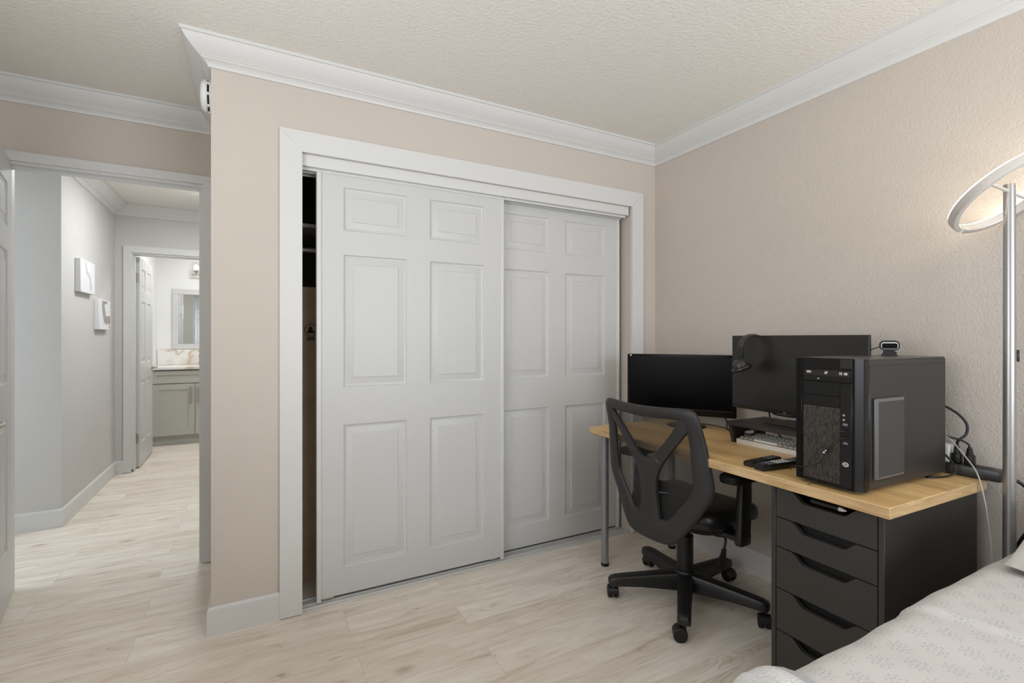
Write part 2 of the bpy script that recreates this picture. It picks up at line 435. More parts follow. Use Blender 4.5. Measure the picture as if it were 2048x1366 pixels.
def duvet_material():
    m = bpy.data.materials.new('duvet_print'); m.use_nodes = True
    nt = m.node_tree; b = nt.nodes['Principled BSDF']
    tc = nt.nodes.new('ShaderNodeTexCoord')
    mp = nt.nodes.new('ShaderNodeMapping'); mp.inputs['Rotation'].default_value = (0, 0, math.radians(36))
    link(nt, tc.outputs['Object'], mp.inputs['Vector'])
    nz = nt.nodes.new('ShaderNodeTexNoise'); nz.inputs['Scale'].default_value = 5; nz.inputs['Detail'].default_value = 1
    link(nt, tc.outputs['Object'], nz.inputs['Vector'])
    va = nt.nodes.new('ShaderNodeVectorMath'); va.operation = 'MULTIPLY_ADD'
    link(nt, nz.outputs['Color'], va.inputs[0]); va.inputs[1].default_value = (0.02, 0.02, 0); link(nt, mp.outputs['Vector'], va.inputs[2])
    sep = nt.nodes.new('ShaderNodeSeparateXYZ'); link(nt, va.outputs[0], sep.inputs[0])
    A, B = 0.0605, 0.0535
    p = mnode(nt, 'MULTIPLY', mnode(nt, 'SUBTRACT', mnode(nt, 'FRACT', mnode(nt, 'DIVIDE', sep.outputs['X'], A)), 0.5), A)
    q = mnode(nt, 'MULTIPLY', mnode(nt, 'SUBTRACT', mnode(nt, 'FRACT', mnode(nt, 'DIVIDE', sep.outputs['Y'], B)), 0.5), B)
    r = mnode(nt, 'SQRT', mnode(nt, 'ADD', mnode(nt, 'MULTIPLY', p, p), mnode(nt, 'MULTIPLY', q, q)))
    th = mnode(nt, 'ARCTAN2', q, p)
    pet = mnode(nt, 'COSINE', mnode(nt, 'MULTIPLY', th, 8.0))
    m0 = mnode(nt, 'LESS_THAN', r, 0.0032)
    ring = mnode(nt, 'MULTIPLY', mnode(nt, 'LESS_THAN', mnode(nt, 'ABSOLUTE', mnode(nt, 'SUBTRACT', r, 0.0105)), 0.0030), mnode(nt, 'GREATER_THAN', pet, 0.15))
    pet2 = mnode(nt, 'COSINE', mnode(nt, 'ADD', mnode(nt, 'MULTIPLY', th, 8.0), PI))
    ring2 = mnode(nt, 'MULTIPLY', mnode(nt, 'LESS_THAN', mnode(nt, 'ABSOLUTE', mnode(nt, 'SUBTRACT', r, 0.0175)), 0.0022), mnode(nt, 'GREATER_THAN', pet2, 0.45))
    mk = mnode(nt, 'MINIMUM', mnode(nt, 'ADD', mnode(nt, 'ADD', m0, ring), ring2), 1.0)
    n5 = nt.nodes.new('ShaderNodeTexNoise'); n5.inputs['Scale'].default_value = 90; n5.inputs['Detail'].default_value = 2
    link(nt, tc.outputs['Object'], n5.inputs['Vector'])
    mk2 = mnode(nt, 'MULTIPLY', mk, mnode(nt, 'MULTIPLY', n5.outputs['Fac'], 1.0))
    c = mixc(nt, mk2, srgb(201, 196, 191), srgb(158, 160, 162))
    link(nt, c, b.inputs['Base Color']); b.inputs['Roughness'].default_value = 0.85
    bu = nt.nodes.new('ShaderNodeBump'); bu.inputs['Distance'].default_value = 0.0004
    n6 = nt.nodes.new('ShaderNodeTexNoise'); n6.inputs['Scale'].default_value = 500
    link(nt, tc.outputs['Object'], n6.inputs['Vector']); link(nt, n6.outputs['Fac'], bu.inputs['Height']); link(nt, bu.outputs['Normal'], b.inputs['Normal'])
    return m
DUVET = duvet_material()

def marble_material():
    m = bpy.data.materials.new('marble'); m.use_nodes = True
    nt = m.node_tree; b = nt.nodes['Principled BSDF']
    tc = nt.nodes.new('ShaderNodeTexCoord')
    wv = nt.nodes.new('ShaderNodeTexNoise'); wv.inputs['Scale'].default_value = 2.2; wv.inputs['Detail'].default_value = 5; wv.inputs['Distortion'].default_value = 1.2
    link(nt, tc.outputs['Object'], wv.inputs['Vector'])
    a = mnode(nt, 'ABSOLUTE', mnode(nt, 'SUBTRACT', wv.outputs['Fac'], 0.5))
    c = ramp(nt, a, [(0.0, (206, 190, 166)), (0.03, (232, 226, 216)), (0.08, (242, 240, 236))])
    link(nt, c, b.inputs['Base Color']); b.inputs['Roughness'].default_value = 0.2
    return m
MARBLE = marble_material()

# ---------------------------------------------------------------- room shell
ZC = 2.3985
YW, XR, XC = 2.312, 2.266, -0.154
XL, YB = -1.15, -1.70
YH = 3.08            # wall with the bedroom doorway
HX, HY0, HY1 = -1.09, 4.10, 5.45
OX0, OX1, OZ = 0.186, 2.065, 2.02

bm = BM(); box(bm, (-2.3, -1.85, -0.1), (2.4, 7.3, 0)); struct('floor', bm, FLOOR)
bm = BM(); box(bm, (-2.3, -1.85, ZC), (2.4, 7.3, ZC + 0.1)); struct('ceiling', bm, CEIL)

bm = BM(); box(bm, (XR, -1.85, 0), (XR + 0.12, 3.2, ZC)); struct('wall_right', bm, WALLT)
bm = BM()
box(bm, (XC, YW, 0), (OX0, YW + 0.113, ZC)); box(bm, (OX1, YW, 0), (XR, YW + 0.113, ZC)); box(bm, (OX0, YW, OZ), (OX1, YW + 0.113, ZC))
box(bm, (XC, YW + 0.113, 0), (XC + 0.1, YH + 0.11, ZC))
struct('wall_front', bm, WALL)
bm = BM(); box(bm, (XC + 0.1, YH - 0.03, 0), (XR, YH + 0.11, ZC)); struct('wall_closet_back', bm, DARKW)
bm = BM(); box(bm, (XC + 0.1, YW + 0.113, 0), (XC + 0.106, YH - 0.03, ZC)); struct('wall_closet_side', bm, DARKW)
# doorway wall
DX0, DX1, DZ = -1.03, -0.24, 2.03
bm = BM()
box(bm, (XL, YH, 0), (DX0, YH + 0.11, ZC)); box(bm, (DX1, YH, 0), (XC, YH + 0.11, ZC)); box(bm, (DX0, YH, DZ), (DX1, YH + 0.11, ZC))
struct('wall_doorway', bm, WALL)
SY0, SY1 = -0.2, 1.3
bm = BM()
box(bm, (XL - 0.12, -1.85, 0), (XL, SY0, ZC)); box(bm, (XL - 0.12, SY1, 0), (XL, YH + 0.11, ZC)); box(bm, (XL - 0.12, SY0, 0), (XL, SY1, 0.7)); box(bm, (XL - 0.12, SY0, 2.2), (XL, SY1, ZC))
struct('wall_left', bm, WALL)
bm = BM()
for a, b_ in (((SY0, 0.7), (SY1, 0.74)), ((SY0, 2.16), (SY1, 2.2)), ((SY0, 0.74), (SY0 + 0.04, 2.16)), ((SY1 - 0.04, 0.74), (SY1, 2.16))):
    box(bm, (XL - 0.115, a[0], a[1]), (XL - 0.09, b_[0], b_[1]))
struct('added_window_2', bm, TRIM)  # unseen window added to even out the room light
# back wall with an unseen window placed for its light
WX0, WX1, WZ0, WZ1 = 0.42, 2.18, 0.7, 2.2
bm = BM()
box(bm, (XL, YB - 0.12, 0), (WX0, YB, ZC)); box(bm, (WX1, YB - 0.12, 0), (XR, YB, ZC))
box(bm, (WX0, YB - 0.12, 0), (WX1, YB, WZ0)); box(bm, (WX0, YB - 0.12, WZ1), (WX1, YB, ZC))
struct('wall_back', bm, WALL)
bm = BM()
for a, b_ in (((WX0, WZ0), (WX1, WZ0 + 0.04)), ((WX0, WZ1 - 0.04), (WX1, WZ1)), ((WX0, WZ0), (WX0 + 0.04, WZ1)), ((WX1 - 0.04, WZ0), (WX1, WZ1)), ((1.28, WZ0), (1.32, WZ1))):
    box(bm, (a[0], YB - 0.03, a[1]), (b_[0], YB - 0.005, b_[1]))
struct('unseen_window_1', bm, TRIM)
# hall
bm = BM(); box(bm, (-2.2, HY0, 0), (HX, HY1 + 0.11, ZC)); struct('wall_hall_left', bm, HALLW)
BX0, BX1, BZ = -0.972, -0.25, 1.976
bm = BM()
box(bm, (HX, HY1, 0), (BX0, HY1 + 0.11, ZC)); box(bm, (BX1, HY1, 0), (0.05, HY1 + 0.11, ZC)); box(bm, (BX0, HY1, BZ), (BX1, HY1 + 0.11, ZC))
struct('wall_hall_end', bm, HALLW)
bm = BM(); box(bm, (-0.1, YH + 0.11, 0), (0.05, HY1, ZC)); struct('wall_hall_right', bm, HALLW)
bm = BM(); box(bm, (-2.3, YH + 0.11, 0), (-2.2, HY0, ZC)); box(bm, (-2.3, YH, 0), (XL - 0.12, YH + 0.11, ZC)); struct('wall_hall_side', bm, HALLW)
# bathroom
bm = BM(); box(bm, (-1.16, HY1 + 0.11, 0), (-1.03, 7.25, ZC)); struct('wall_bath_left', bm, BATHW)
bm = BM(); box(bm, (-1.03, 7.15, 0), (0.7, 7.25, ZC)); struct('wall_bath_back', bm, BATHW)
bm = BM(); box(bm, (0.6, HY1 + 0.11, 0), (0.7, 7.15, ZC)); struct('wall_bath_right', bm, BATHW)
bm = BM(); box(bm, (-1.03, HY1 + 0.11, 0), (BX0, HY1 + 0.13, ZC)); box(bm, (BX1, HY1 + 0.11, 0), (0.6, HY1 + 0.13, ZC)); box(bm, (BX0, HY1 + 0.11, BZ + 0.05), (BX1, HY1 + 0.13, ZC)); struct('wall_bath_front', bm, BATHW)

# ---- mitred trim runs
def run(name, pts, seg_mat, prof, z0, sgn, ends=(None, None)):
    """pts: 2-D polyline; the room lies on the left of travel when sgn=1. One object per straight piece."""
    P = [Vector(p) for p in pts]
    nrm = []
    for i in range(len(P) - 1):
        d = (P[i+1] - P[i]).normalized(); nrm.append(Vector((-d.y, d.x)) * sgn)
    def mit(i):
        if i == 0: return nrm[0]
        if i == len(P) - 1: return nrm[-1]
        a, b = nrm[i-1], nrm[i]
        return (a + b) / (1 + a.dot(b))
    res = []
    for i in range(len(P) - 1):
        bm = BM()
        rings = []
        for k in (i, i + 1):
            m = mit(k)
            rings.append([(P[k].x + m.x * d, P[k].y + m.y * d, z0 + z) for d, z in prof])
        loft(bm, rings)
        res.append(struct(name[i] if isinstance(name, (list, tuple)) else name, bm, seg_mat))
    return res

def arc(cx, cy, rx, ry, a0, a1, n=7):
    return [(cx + rx*math.cos(math.radians(a0 + (a1-a0)*i/n)), cy + ry*math.sin(math.radians(a0 + (a1-a0)*i/n))) for i in range(n + 1)]
crown = [(0, 0), (0.098, 0), (0.098, -0.011), (0.091, -0.013)]
crown += [(0.091 - 0.05*t, -0.013 - 0.052*(t**0.75)*(0.72+0.28*t) - 0.006*math.sin(PI*t)) for t in [i/9 for i in range(1, 10)]]
crown += [(0.039, -0.068), (0.034, -0.068), (0.033, -0.073), (0.024, -0.077), (0.017, -0.083), (0.012, -0.089), (0.010, -0.094), (0.009, -0.0965), (0, -0.0965)]
run(['trim_1', 'trim_2', 'trim_3', 'trim_4', 'trim_5'],
    [(XR, YB), (XR, YW), (XC, YW), (XC, YH), (XL, YH), (XL, YB)], TRIM, crown, ZC, 1)
run(['trim_6', 'trim_7', 'trim_8'], [(-0.1, HY1), (HX, HY1), (HX, HY0), (-2.2, HY0)], TRIM, crown, ZC, 1)
base = [(0, 0), (0.014, 0), (0.014, 0.093), (0.0128, 0.0935), (0.0128, 0.096), (0.0138, 0.0965), (0.0125, 0.108), (0.004, 0.116), (0, 0.116)]
run('baseboard_right', [(XR, YB), (XR, YW)], TRIM, base, 0, 1)
run(['baseboard_front', 'baseboard_return'], [(0.097, YW), (XC, YW), (XC, YH)], TRIM, base, 0, 1)
run('baseboard_left', [(XL, YH), (XL, YB)], TRIM, base, 0, 1)
run(['baseboard_hall_end', 'baseboard_hall_left', 'baseboard_hall_corner'], [(-1.028, HY1), (HX, HY1), (HX, HY0), (-2.2, HY0)], TRIM, base, 0, 1)

# ---- casings
def casing(name, x0, x1, z1, y, wdt, th, hgt, m=TRIM):
    bm = BM(); b0 = 0.004; g = 0.0004
    f = lambda u, v, q: (u, q, v)
    prism(bm, [(x0 - wdt, b0), (x0, b0), (x0, z1), (x0 - wdt, z1 + hgt)], f, y - th, y)
    prism(bm, [(x1, b0), (x1 + wdt, b0), (x1 + wdt, z1 + hgt), (x1, z1)], f, y - th, y)
    prism(bm, [(x0 + g, z1), (x1 - g, z1), (x1 + wdt - 2*g, z1 + hgt), (x0 - wdt + 2*g, z1 + hgt)], f, y - th + 0.0005, y)
    return struct(name, bm, m)
casing('trim_9', OX0, OX1, OZ, YW, 0.089, 0.016, 0.091)
cs = casing('trim_10', DX0, DX1, DZ, YH, 0.058, 0.014, 0.044)
bm = BM()   # doorway jamb with stop
for (a0, a1) in (((DX0 - 0.001, YH, 0), (DX0 + 0.012, YH + 0.11, DZ)), ((DX1 - 0.012, YH, 0), (DX1 + 0.001, YH + 0.11, DZ)), ((DX0 + 0.012, YH, DZ - 0.012), (DX1 - 0.012, YH + 0.11, DZ + 0.001))):
    box(bm, a0, a1)
for (a0, a1) in (((DX0 + 0.012, YH + 0.04, 0), (DX0 + 0.022, YH + 0.075, DZ - 0.012)), ((DX1 - 0.022, YH + 0.04, 0), (DX1 - 0.012, YH + 0.075, DZ - 0.012)), ((DX0 + 0.022, YH + 0.04, DZ - 0.022), (DX1 - 0.022, YH + 0.075, DZ - 0.012))):
    box(bm, a0, a1)
struct('trim_11', bm, TRIM)
bm = BM(); box(bm, (DX1 - 0.014, YH + 0.008, 0.89), (DX1 - 0.0115, YH + 0.03, 0.95)); struct('strike_plate', bm, CHROME, cs)
casing('trim_12', BX0, BX1, BZ, HY1, 0.056, 0.014, 0.058)
bm = BM()
box(bm, (BX0 - 0.001, HY1, 0.03), (BX0 + 0.010, HY1 + 0.13, BZ - 0.012)); box(bm, (BX1 - 0.01, HY1, 0), (BX1, HY1 + 0.13, BZ - 0.012)); box(bm, (BX0, HY1, BZ - 0.012), (BX1, HY1 + 0.13, BZ + 0.002))
box(bm, (BX0 + 0.010, HY1 + 0.03, 0), (BX0 + 0.02, HY1 + 0.07, BZ - 0.012))
struct('trim_13', bm, TRIM)

# ---- panelled doors
def paneled(bm, wd, h, t, panels, fielded=True):
    """door slab 0..wd x 0..h, front at y=0 facing -y, back at y=t; panels (x0,z0,x1,z1)"""
    xs = sorted({0, wd, *[p[0] for p in panels], *[p[2] for p in panels]})
    zs = sorted({0, h, *[p[1] for p in panels], *[p[3] for p in panels]})
    for yy, s in ((0, 1), (t, -1)):
        vc = {}
        def V(x, z, d=0):
            k = (round(x, 5), round(z, 5), round(d, 5))
            if k not in vc: vc[k] = bm.verts.new((x, yy + s*d, z))
            return vc[k]
        for i in range(len(xs) - 1):
            for j in range(len(zs) - 1):
                cx, cz = (xs[i]+xs[i+1])/2, (zs[j]+zs[j+1])/2
                if any(p[0] < cx < p[2] and p[1] < cz < p[3] for p in panels): continue
                f = [V(xs[i], zs[j]), V(xs[i+1], zs[j]), V(xs[i+1], zs[j+1]), V(xs[i], zs[j+1])]
                bm.faces.new(f if s == 1 else f[::-1])
        for (x0, z0, x1, z1) in panels:
            prev = None
            for ins, d in ((0, 0), (0.0035, 0.0025), (0.005, 0.0065), (0.012, 0.0085), (0.015, 0.0095), (0.043, 0.0045), (0.046, 0.002)):
                cur = [V(x0+ins, z0+ins, d), V(x1-ins, z0+ins, d), V(x1-ins, z1-ins, d), V(x0+ins, z1-ins, d)]
                if prev:
                    for a in range(4):
                        q = [prev[a], prev[(a+1) % 4], cur[(a+1) % 4], cur[a]]
                        bm.faces.new(q if s == 1 else q[::-1])
                prev = cur
            bm.faces.new(prev if s == 1 else prev[::-1])
    for pts in (((0,0,0),(0,t,0),(wd,t,0),(wd,0,0)), ((0,0,h),(wd,0,h),(wd,t,h),(0,t,h)), ((0,0,0),(0,0,h),(0,t,h),(0,t,0)), ((wd,0,0),(wd,t,0),(wd,t,h),(wd,0,h))):
        bm.faces.new([bm.verts.new(p) for p in pts])
    return bm

def six(wd, h, st, mid, rows):
    c = (wd - 2*st - mid) / 2
    return [(x, z0, x + c, z1) for x in (st, st + c + mid) for z0, z1 in rows]

def door(name, label, loc, rz, wd, h, t, panels):
    o = thing(name, label, 'door', loc, rz); o['kind'] = 'structure'
    bm = BM(); paneled(bm, wd, h, t, panels); s = obj('door_panel', bm, DOORM, o, angle=25, recalc=False)
    return o, s

rowsC = [(0.124, 0.781), (0.953, 1.567), (1.676, 1.878)]
# sliding closet doors: the front one covers the left of the rear one
d, s = door('door_1', 'white six-panel sliding closet door in front, beside the dark gap', (0.253, 2.342, 0.026), 0, 0.937, 1.958, 0.03, six(0.937, 1.958, 0.112, 0.115, rowsC))
bm = BM()
for x in (-0.004, 0.921):
    box(bm, (x, -0.006, -0.014), (x + 0.020, 0.034, 1.962), 0.003, 2)
obj('edge_rail', bm, TRIM, d)
bm = BM()
for x in (0.02, 0.86):
    bm = BM(); box(bm, (x, 0.006, -0.014), (x + 0.05, 0.024, 0.0)); obj('roller', bm, CHROME, d)
d, s = door('door_2', 'white six-panel sliding closet door behind, nearest the desk', (1.112, 2.394, 0.026), 0, 0.925, 1.964, 0.03, six(0.925, 1.964, 0.112, 0.113, rowsC))
bm = BM()
for x in (-0.004, 0.910):
    box(bm, (x, -0.006, -0.014), (x + 0.019, 0.034, 1.966), 0.003, 2)
obj('edge_rail', bm, TRIM, d)
# fascia over the tracks, ceiling track, floor track
bm = BM(); box(bm, (OX0 + 0.001, 2.318, 1.967), (OX1 - 0.012, 2.332, OZ), 0.0015, 1)
struct('trim_14', bm, TRIM)
bm = BM()
for y in (2.338, 2.374, 2.384, 2.430): box(bm, (OX0 + 0.001, y, 1.955), (OX1 - 0.022, y + 0.003, OZ))
box(bm, (OX0 + 0.001, 2.334, 1.998), (OX1 - 0.022, 2.433, OZ - 0.001))
struct('trim_15', bm, TRIM)
bm = BM()
prism(bm, [(2.322, 0), (2.434, 0), (2.434, 0.004), (2.418, 0.004), (2.416, 0.010), (2.406, 0.010), (2.404, 0.004), (2.386, 0.004), (2.366, 0.004), (2.364, 0.010), (2.354, 0.010), (2.352, 0.004), (2.338, 0.004), (2.334, 0.009), (2.326, 0.009), (2.322, 0.004)],
      lambda u, v, t: (t, u, v + 0.0005), OX0 + 0.002, OX1 - 0.002)
struct('trim_16', bm, mat('track_paint', (196, 195, 192), 0.45, bump=(200, 0.0001, 2)), angle=20)

# bedroom door, open into the room at the left edge of the photograph
rowsD = [(0.23, 0.83), (0.99, 1.59), (1.70, 1.90)]
dd = Vector((0.2, -0.98)).normalized()
d, s = door('door_3', 'white six-panel bedroom door swung open into the room', (-1.040, 3.112, 0.012), math.atan2(dd.y, dd.x) , 0.76, 2.015, 0.035, six(0.76, 2.015, 0.115, 0.10, rowsD))
# local -y points to world -x here, so the visible face is the one at y = t
bm = BM()
lathe(bm, [(0.0, 0), (0.026, 0), (0.026, 0.006), (0.012, 0.010), (0.010, 0.046), (0, 0.046)], (0.705, 0.035, 0.87), (0, 1, 0), 24)
tube(bm, [(0.705, 0.079, 0.87), (0.675, 0.083, 0.87), (0.635, 0.082, 0.872), (0.605, 0.077, 0.871)], 0.009, 10)
obj('door_handle', bm, CHROME, d)

# bathroom door
d, s = door('door_4', 'white six-panel bathroom door open against the bathroom wall', (-0.938, 5.602, 0.012), PI/2 + 0.01, 0.705, 1.95, 0.036, six(0.705, 1.95, 0.11, 0.10, [(0.21, 0.80), (0.96, 1.54), (1.65, 1.85)]))
for z in (0.22, 1.71):
    bm = BM(); box(bm, (-0.0025, 0.004, z), (0.0, 0.034, z + 0.09), 0.001, 1); cyl(bm, (-0.004, 0.038, z), (-0.004, 0.038, z + 0.09), 0.005, n=12)
    obj('hinge', bm, CHROME, d)
bm = BM()
lathe(bm, [(0, 0), (0.026, 0), (0.026, -0.006), (0.011, -0.010), (0.010, -0.046), (0, -0.046)], (0.645, 0, 0.89), (0, 1, 0), 24)
tube(bm, [(0.645, -0.046, 0.89), (0.60, -0.05, 0.892), (0.54, -0.045, 0.89)], 0.008, 10)
obj('door_handle', bm, CHROME, d)

# ---------------------------------------------------------------- closet contents
t = thing('cardboard_box', 'tall narrow cardboard box standing in the dark closet gap', 'box', (0.30, 2.66, 0))
bm = BM(); box(bm, (-0.22, -0.05, 0), (0.25, 0.05, 1.462), 0.003, 1); obj('carton', bm, CARD, t)
bm = BM(); annulus(bm, 0.029, 0.0315, 0.0012, (-0.048, -0.0515, 1.247), (0, 1, 0), 28); obj('printed_ring', bm, INKC, t)
bm = BM(); prism(bm, [(-0.066, 1.232), (-0.030, 1.232), (-0.030, 1.240), (-0.040, 1.243), (-0.044, 1.262), (-0.056, 1.264), (-0.060, 1.246), (-0.066, 1.242)], lambda u, v, q: (u, q, v), -0.0515, -0.0503); obj('printed_symbol', bm, INKC, t)
for z in (1.206, 1.196):
    bm = BM(); box(bm, (-0.068, -0.0515, z), (-0.030, -0.0503, z + 0.005)); obj('printed_line', bm, INKC, t)
bm = BM(); box(bm, (XC + 0.11, 2.62, 1.76), (2.2, 3.04, 1.778)); 
single('closet_shelf', bm, TRIM, 'white shelf board deep inside the dark closet gap', 'shelf', (1.0, 2.8, 1.76))
bm = BM(); cyl(bm, (XC + 0.107, 2.74, 1.665), (2.2, 2.74, 1.665), 0.016)
single('closet_rod', bm, ALU, 'grey hanging rod under the closet shelf', 'rod', (1.0, 2.74, 1.665))

# ---------------------------------------------------------------- smoke detector
t = thing('smoke_detector', 'round white smoke detector on the wall edge under the crown moulding', 'smoke detector', (XC, 2.425, 2.232))
bm = BM(); lathe(bm, [(0, 0), (0.066, 0), (0.067, 0.006), (0.064, 0.010), (0, 0.010)], (0, 0, 0), (-1, 0, 0), 40); obj('mounting_plate', bm, PLUGW, t)
bm = BM(); lathe(bm, [(0.0, 0.018), (0.064, 0.018), (0.066, 0.022), (0.063, 0.032), (0.052, 0.042), (0.02, 0.046), (0.0, 0.046)], (0, 0, 0), (-1, 0, 0), 40); obj('cover', bm, PLUGW, t)
bm = BM(); lathe(bm, [(0, 0.0101), (0.058, 0.0101), (0.058, 0.0179), (0, 0.0179)], (0, 0, 0), (-1, 0, 0), 40); obj('vent_slot', bm, BLACK, t)
for k in range(8):
    bm = BM(); a = 2*PI*k/8 + 0.2
    y, z = 0.061*math.cos(a), 0.061*math.sin(a)
    cyl(bm, (-0.0098, y, z), (-0.0185, y, z), 0.006, n=10); obj('rib', bm, PLUGW, t)

# ---------------------------------------------------------------- hall pictures
def picture(label, y0, y1, z0, z1, shapes, m):
    t = thing('canvas_picture', label, 'picture', (HX, (y0+y1)/2, z0), group='small canvases on the hall wall')
    bm = BM(); box(bm, (0.001, -(y1-y0)/2, 0), (0.032, (y1-y0)/2, z1-z0), 0.002, 1); obj('canvas', bm, CANVAS, t)
    bm = BM()
    W, H = y1-y0, z1-z0
    for sh in shapes:
        prism(bm, [(-W/2 + W*(1-u), H*v) for u, v in sh], lambda u, v, q: (q, u, v), 0.0325, 0.0331)
    obj('painted_shape', bm, m, t, angle=0)
    return t
# u = 0 far edge ... 1 near edge
picture('upper white canvas with a faint pale grey figure on the hall wall', 4.364, 4.70, 1.531, 1.763,
        [[(0.25, 0.10), (0.33, 0.12), (0.38, 0.45), (0.62, 0.62), (0.70, 0.95), (0.62, 0.93), (0.52, 0.68), (0.30, 0.55), (0.22, 0.25)]], PAINTA)
picture('lower white canvas with a taupe brush shape on the hall wall', 4.817, 5.147, 1.275, 1.513,
        [[(0.05, 0.05), (0.12, 0.04), (0.12, 0.20), (0.02, 0.26), (0.06, 0.50), (0.40, 0.44), (0.48, 0.62), (0.56, 0.84), (0.30, 0.90), (0.30, 0.96), (0.72, 0.96), (0.76, 0.80), (0.68, 0.50), (0.58, 0.26), (0.40, 0.18), (0.18, 0.22)]], PAINTB)

# ---------------------------------------------------------------- bathroom
t = thing('bathroom_vanity', 'sage green bathroom vanity cabinet with shaker doors', 'cabinet', (-0.40, 6.87, 0))
bm = BM(); box(bm, (-0.60, -0.25, 0.10), (0.62, 0.275, 0.845)); obj('carcass', bm, SAGE, t)
bm = BM(); box(bm, (-0.60, -0.205, 0.0), (0.62, 0.27, 0.10)); obj('toe_kick', bm, SAGE, t)
def shaker(bm, x0, x1, z0, z1, rail, y=-0.27, th=0.019):
    box(bm, (x0, y + 0.008, z0), (x1, y + th, z1))
    for a, b_ in (((x0, z0), (x1, z0+rail)), ((x0, z1-rail), (x1, z1)), ((x0, z0+rail), (x0+rail, z1-rail)), ((x1-rail, z0+rail), (x1, z1-rail))):
        box(bm, (a[0], y, a[1]), (b_[0], y + 0.0079, b_[1]), 0.001, 1)
for x0, x1 in ((-0.595, -0.198), (-0.192, 0.205)):
    bm = BM(); shaker(bm, x0, x1, 0.115, 0.690, 0.062); dr = obj('cabinet_door', bm, SAGE, t)
    hx = x1 - 0.035 if x0 < -0.3 else x0 + 0.035
    bm = BM(); box(bm, (hx - 0.012, -0.292, 0.47), (hx + 0.012, -0.283, 0.66), 0.002, 1)
    for z in (0.50, 0.63): cyl(bm, (hx, -0.285, z), (hx, -0.268, z), 0.004, n=10)
    obj('handle', bm, CHROME, dr)
bm = BM(); shaker(bm, -0.595, 0.205, 0.700, 0.836, 0.045); obj('drawer_front', bm, SAGE, t)
t = thing('bathroom_countertop', 'white marble vanity countertop with tall marble backsplash', 'countertop', (-0.40, 6.87, 0.845))
bm = BM(); box(bm, (-0.625, -0.285, 0.008), (0.63, 0.279, 0.040), 0.003, 2); obj('countertop', bm, MARBLE, t)
bm = BM(); box(bm, (-0.625, 0.262, 0.0405), (0.63, 0.2795, 0.228), 0.002, 1); obj('backsplash', bm, MARBLE, t)
t = thing('faucet', 'satin nickel bathroom faucet on the marble vanity top', 'faucet', (-0.578, 7.03, 0.8855))
bm = BM(); lathe(bm, [(0, 0), (0.026, 0), (0.026, 0.006), (0.016, 0.012), (0.014, 0.15), (0.016, 0.155), (0, 0.157)], n=20); obj('body', bm, CHROME, t)
bm = BM(); tube(bm, [(0, 0, 0.11), (0, -0.05, 0.13), (0, -0.11, 0.12), (0, -0.13, 0.095)], 0.010); obj('spout', bm, CHROME, t)
bm = BM(); cyl(bm, (-0.03, 0, 0.165), (0.04, 0, 0.175), 0.006, n=12); obj('handle', bm, CHROME, t)
t = thing('bathroom_mirror', 'white framed wall mirror above the bathroom vanity', 'mirror', (-0.40, 7.15, 1.075))
bm = BM()
for lo, hi in (((-0.475, -0.024, 0), (0.475, -0.001, 0.062)), ((-0.475, -0.024, 0.668), (0.475, -0.001, 0.73)), ((-0.475, -0.024, 0.062), (-0.413, -0.001, 0.668)), ((0.413, -0.024, 0.062), (0.475, -0.001, 0.668))):
    box(bm, lo, hi, 0.002, 1)
obj('frame', bm, TRIM, t)
bm = BM(); box(bm, (-0.412, -0.012, 0.063), (0.412, -0.001, 0.667)); obj('mirror_glass', bm, MIRROR, t)
t = thing('vanity_light', 'nickel bathroom wall light with clear glass shades above the mirror', 'wall light', (-0.40, 7.15, 1.985))
bm = BM(); box(bm, (-0.275, -0.085, -0.008), (0.275, -0.070, 0.008), 0.002, 1); box(bm, (-0.06, -0.02, -0.05), (0.06, -0.001, 0.05), 0.003, 2); cyl(bm, (0, -0.02, 0), (0, -0.072, 0), 0.010); obj('bar', bm, CHROME, t)
for x in (-0.225, 0.0, 0.225):
    bm = BM(); lathe(bm, [(0, 0), (0.012, 0), (0.014, 0.02), (0.028, 0.028), (0.028, 0.034), (0.012, 0.036), (0.012, 0.055), (0, 0.055)], (x, -0.077, 0.008), n=20); h = obj('lamp_holder', bm, CHROME, t)
    bm = BM(); lathe(bm, [(0.043, 0.035), (0.043, 0.15), (0.0405, 0.15), (0.0405, 0.0375), (0.0, 0.0375), (0.0, 0.035)], (x, -0.077, 0.008), n=24); obj('glass_shade', bm, GLASS, t)
    bm = BM(); lathe(bm, [(0, 0.056), (0.010, 0.056), (0.020, 0.075), (0.024, 0.092), (0.018, 0.110), (0, 0.117)], (x, -0.077, 0.008), n=20); obj('bulb', bm, BULB, h)

# ---------------------------------------------------------------- desk (frame: origin front right corner, x depth, y to the left)
DR = -0.02
desk = thing('desk', 'beech block desk with grey tube legs along the right wall', 'desk', (1.558, 0.697, 0), DR)
TOP = 0.734
bm = BM(); box(bm, (0, 0, TOP - 0.033), (0.600, 1.402, TOP), 0.0012, 1)
for f in bm.faces: f.material_index = 0 if abs(f.normal.z) > 0.7 else 1
tp = obj('desktop', bm, [BEECH, BEDGE], desk, recalc=True)
def dpt(x, y, z): return Matrix.Rotation(-DR, 3, 'Z').inverted() @ Vector((x, y, z))
for (lx, ly) in ((0.062, 1.350), (0.540, 1.350)):
    bm = BM(); cyl(bm, (lx, ly, 0.016), (lx, ly, TOP - 0.040), 0.0195, 0.0205); lathe(bm, [(0, 0), (0.055, 0), (0.055, 0.005), (0, 0.005)], (lx, ly, TOP - 0.040), n=24)
    lg = obj('leg', bm, STEELP, desk)
    bm = BM(); lathe(bm, [(0, 0), (0.019, 0), (0.021, 0.004), (0.021, 0.016), (0, 0.0165)], (lx, ly, 0), n=24); obj('foot', bm, RUBBER, lg)

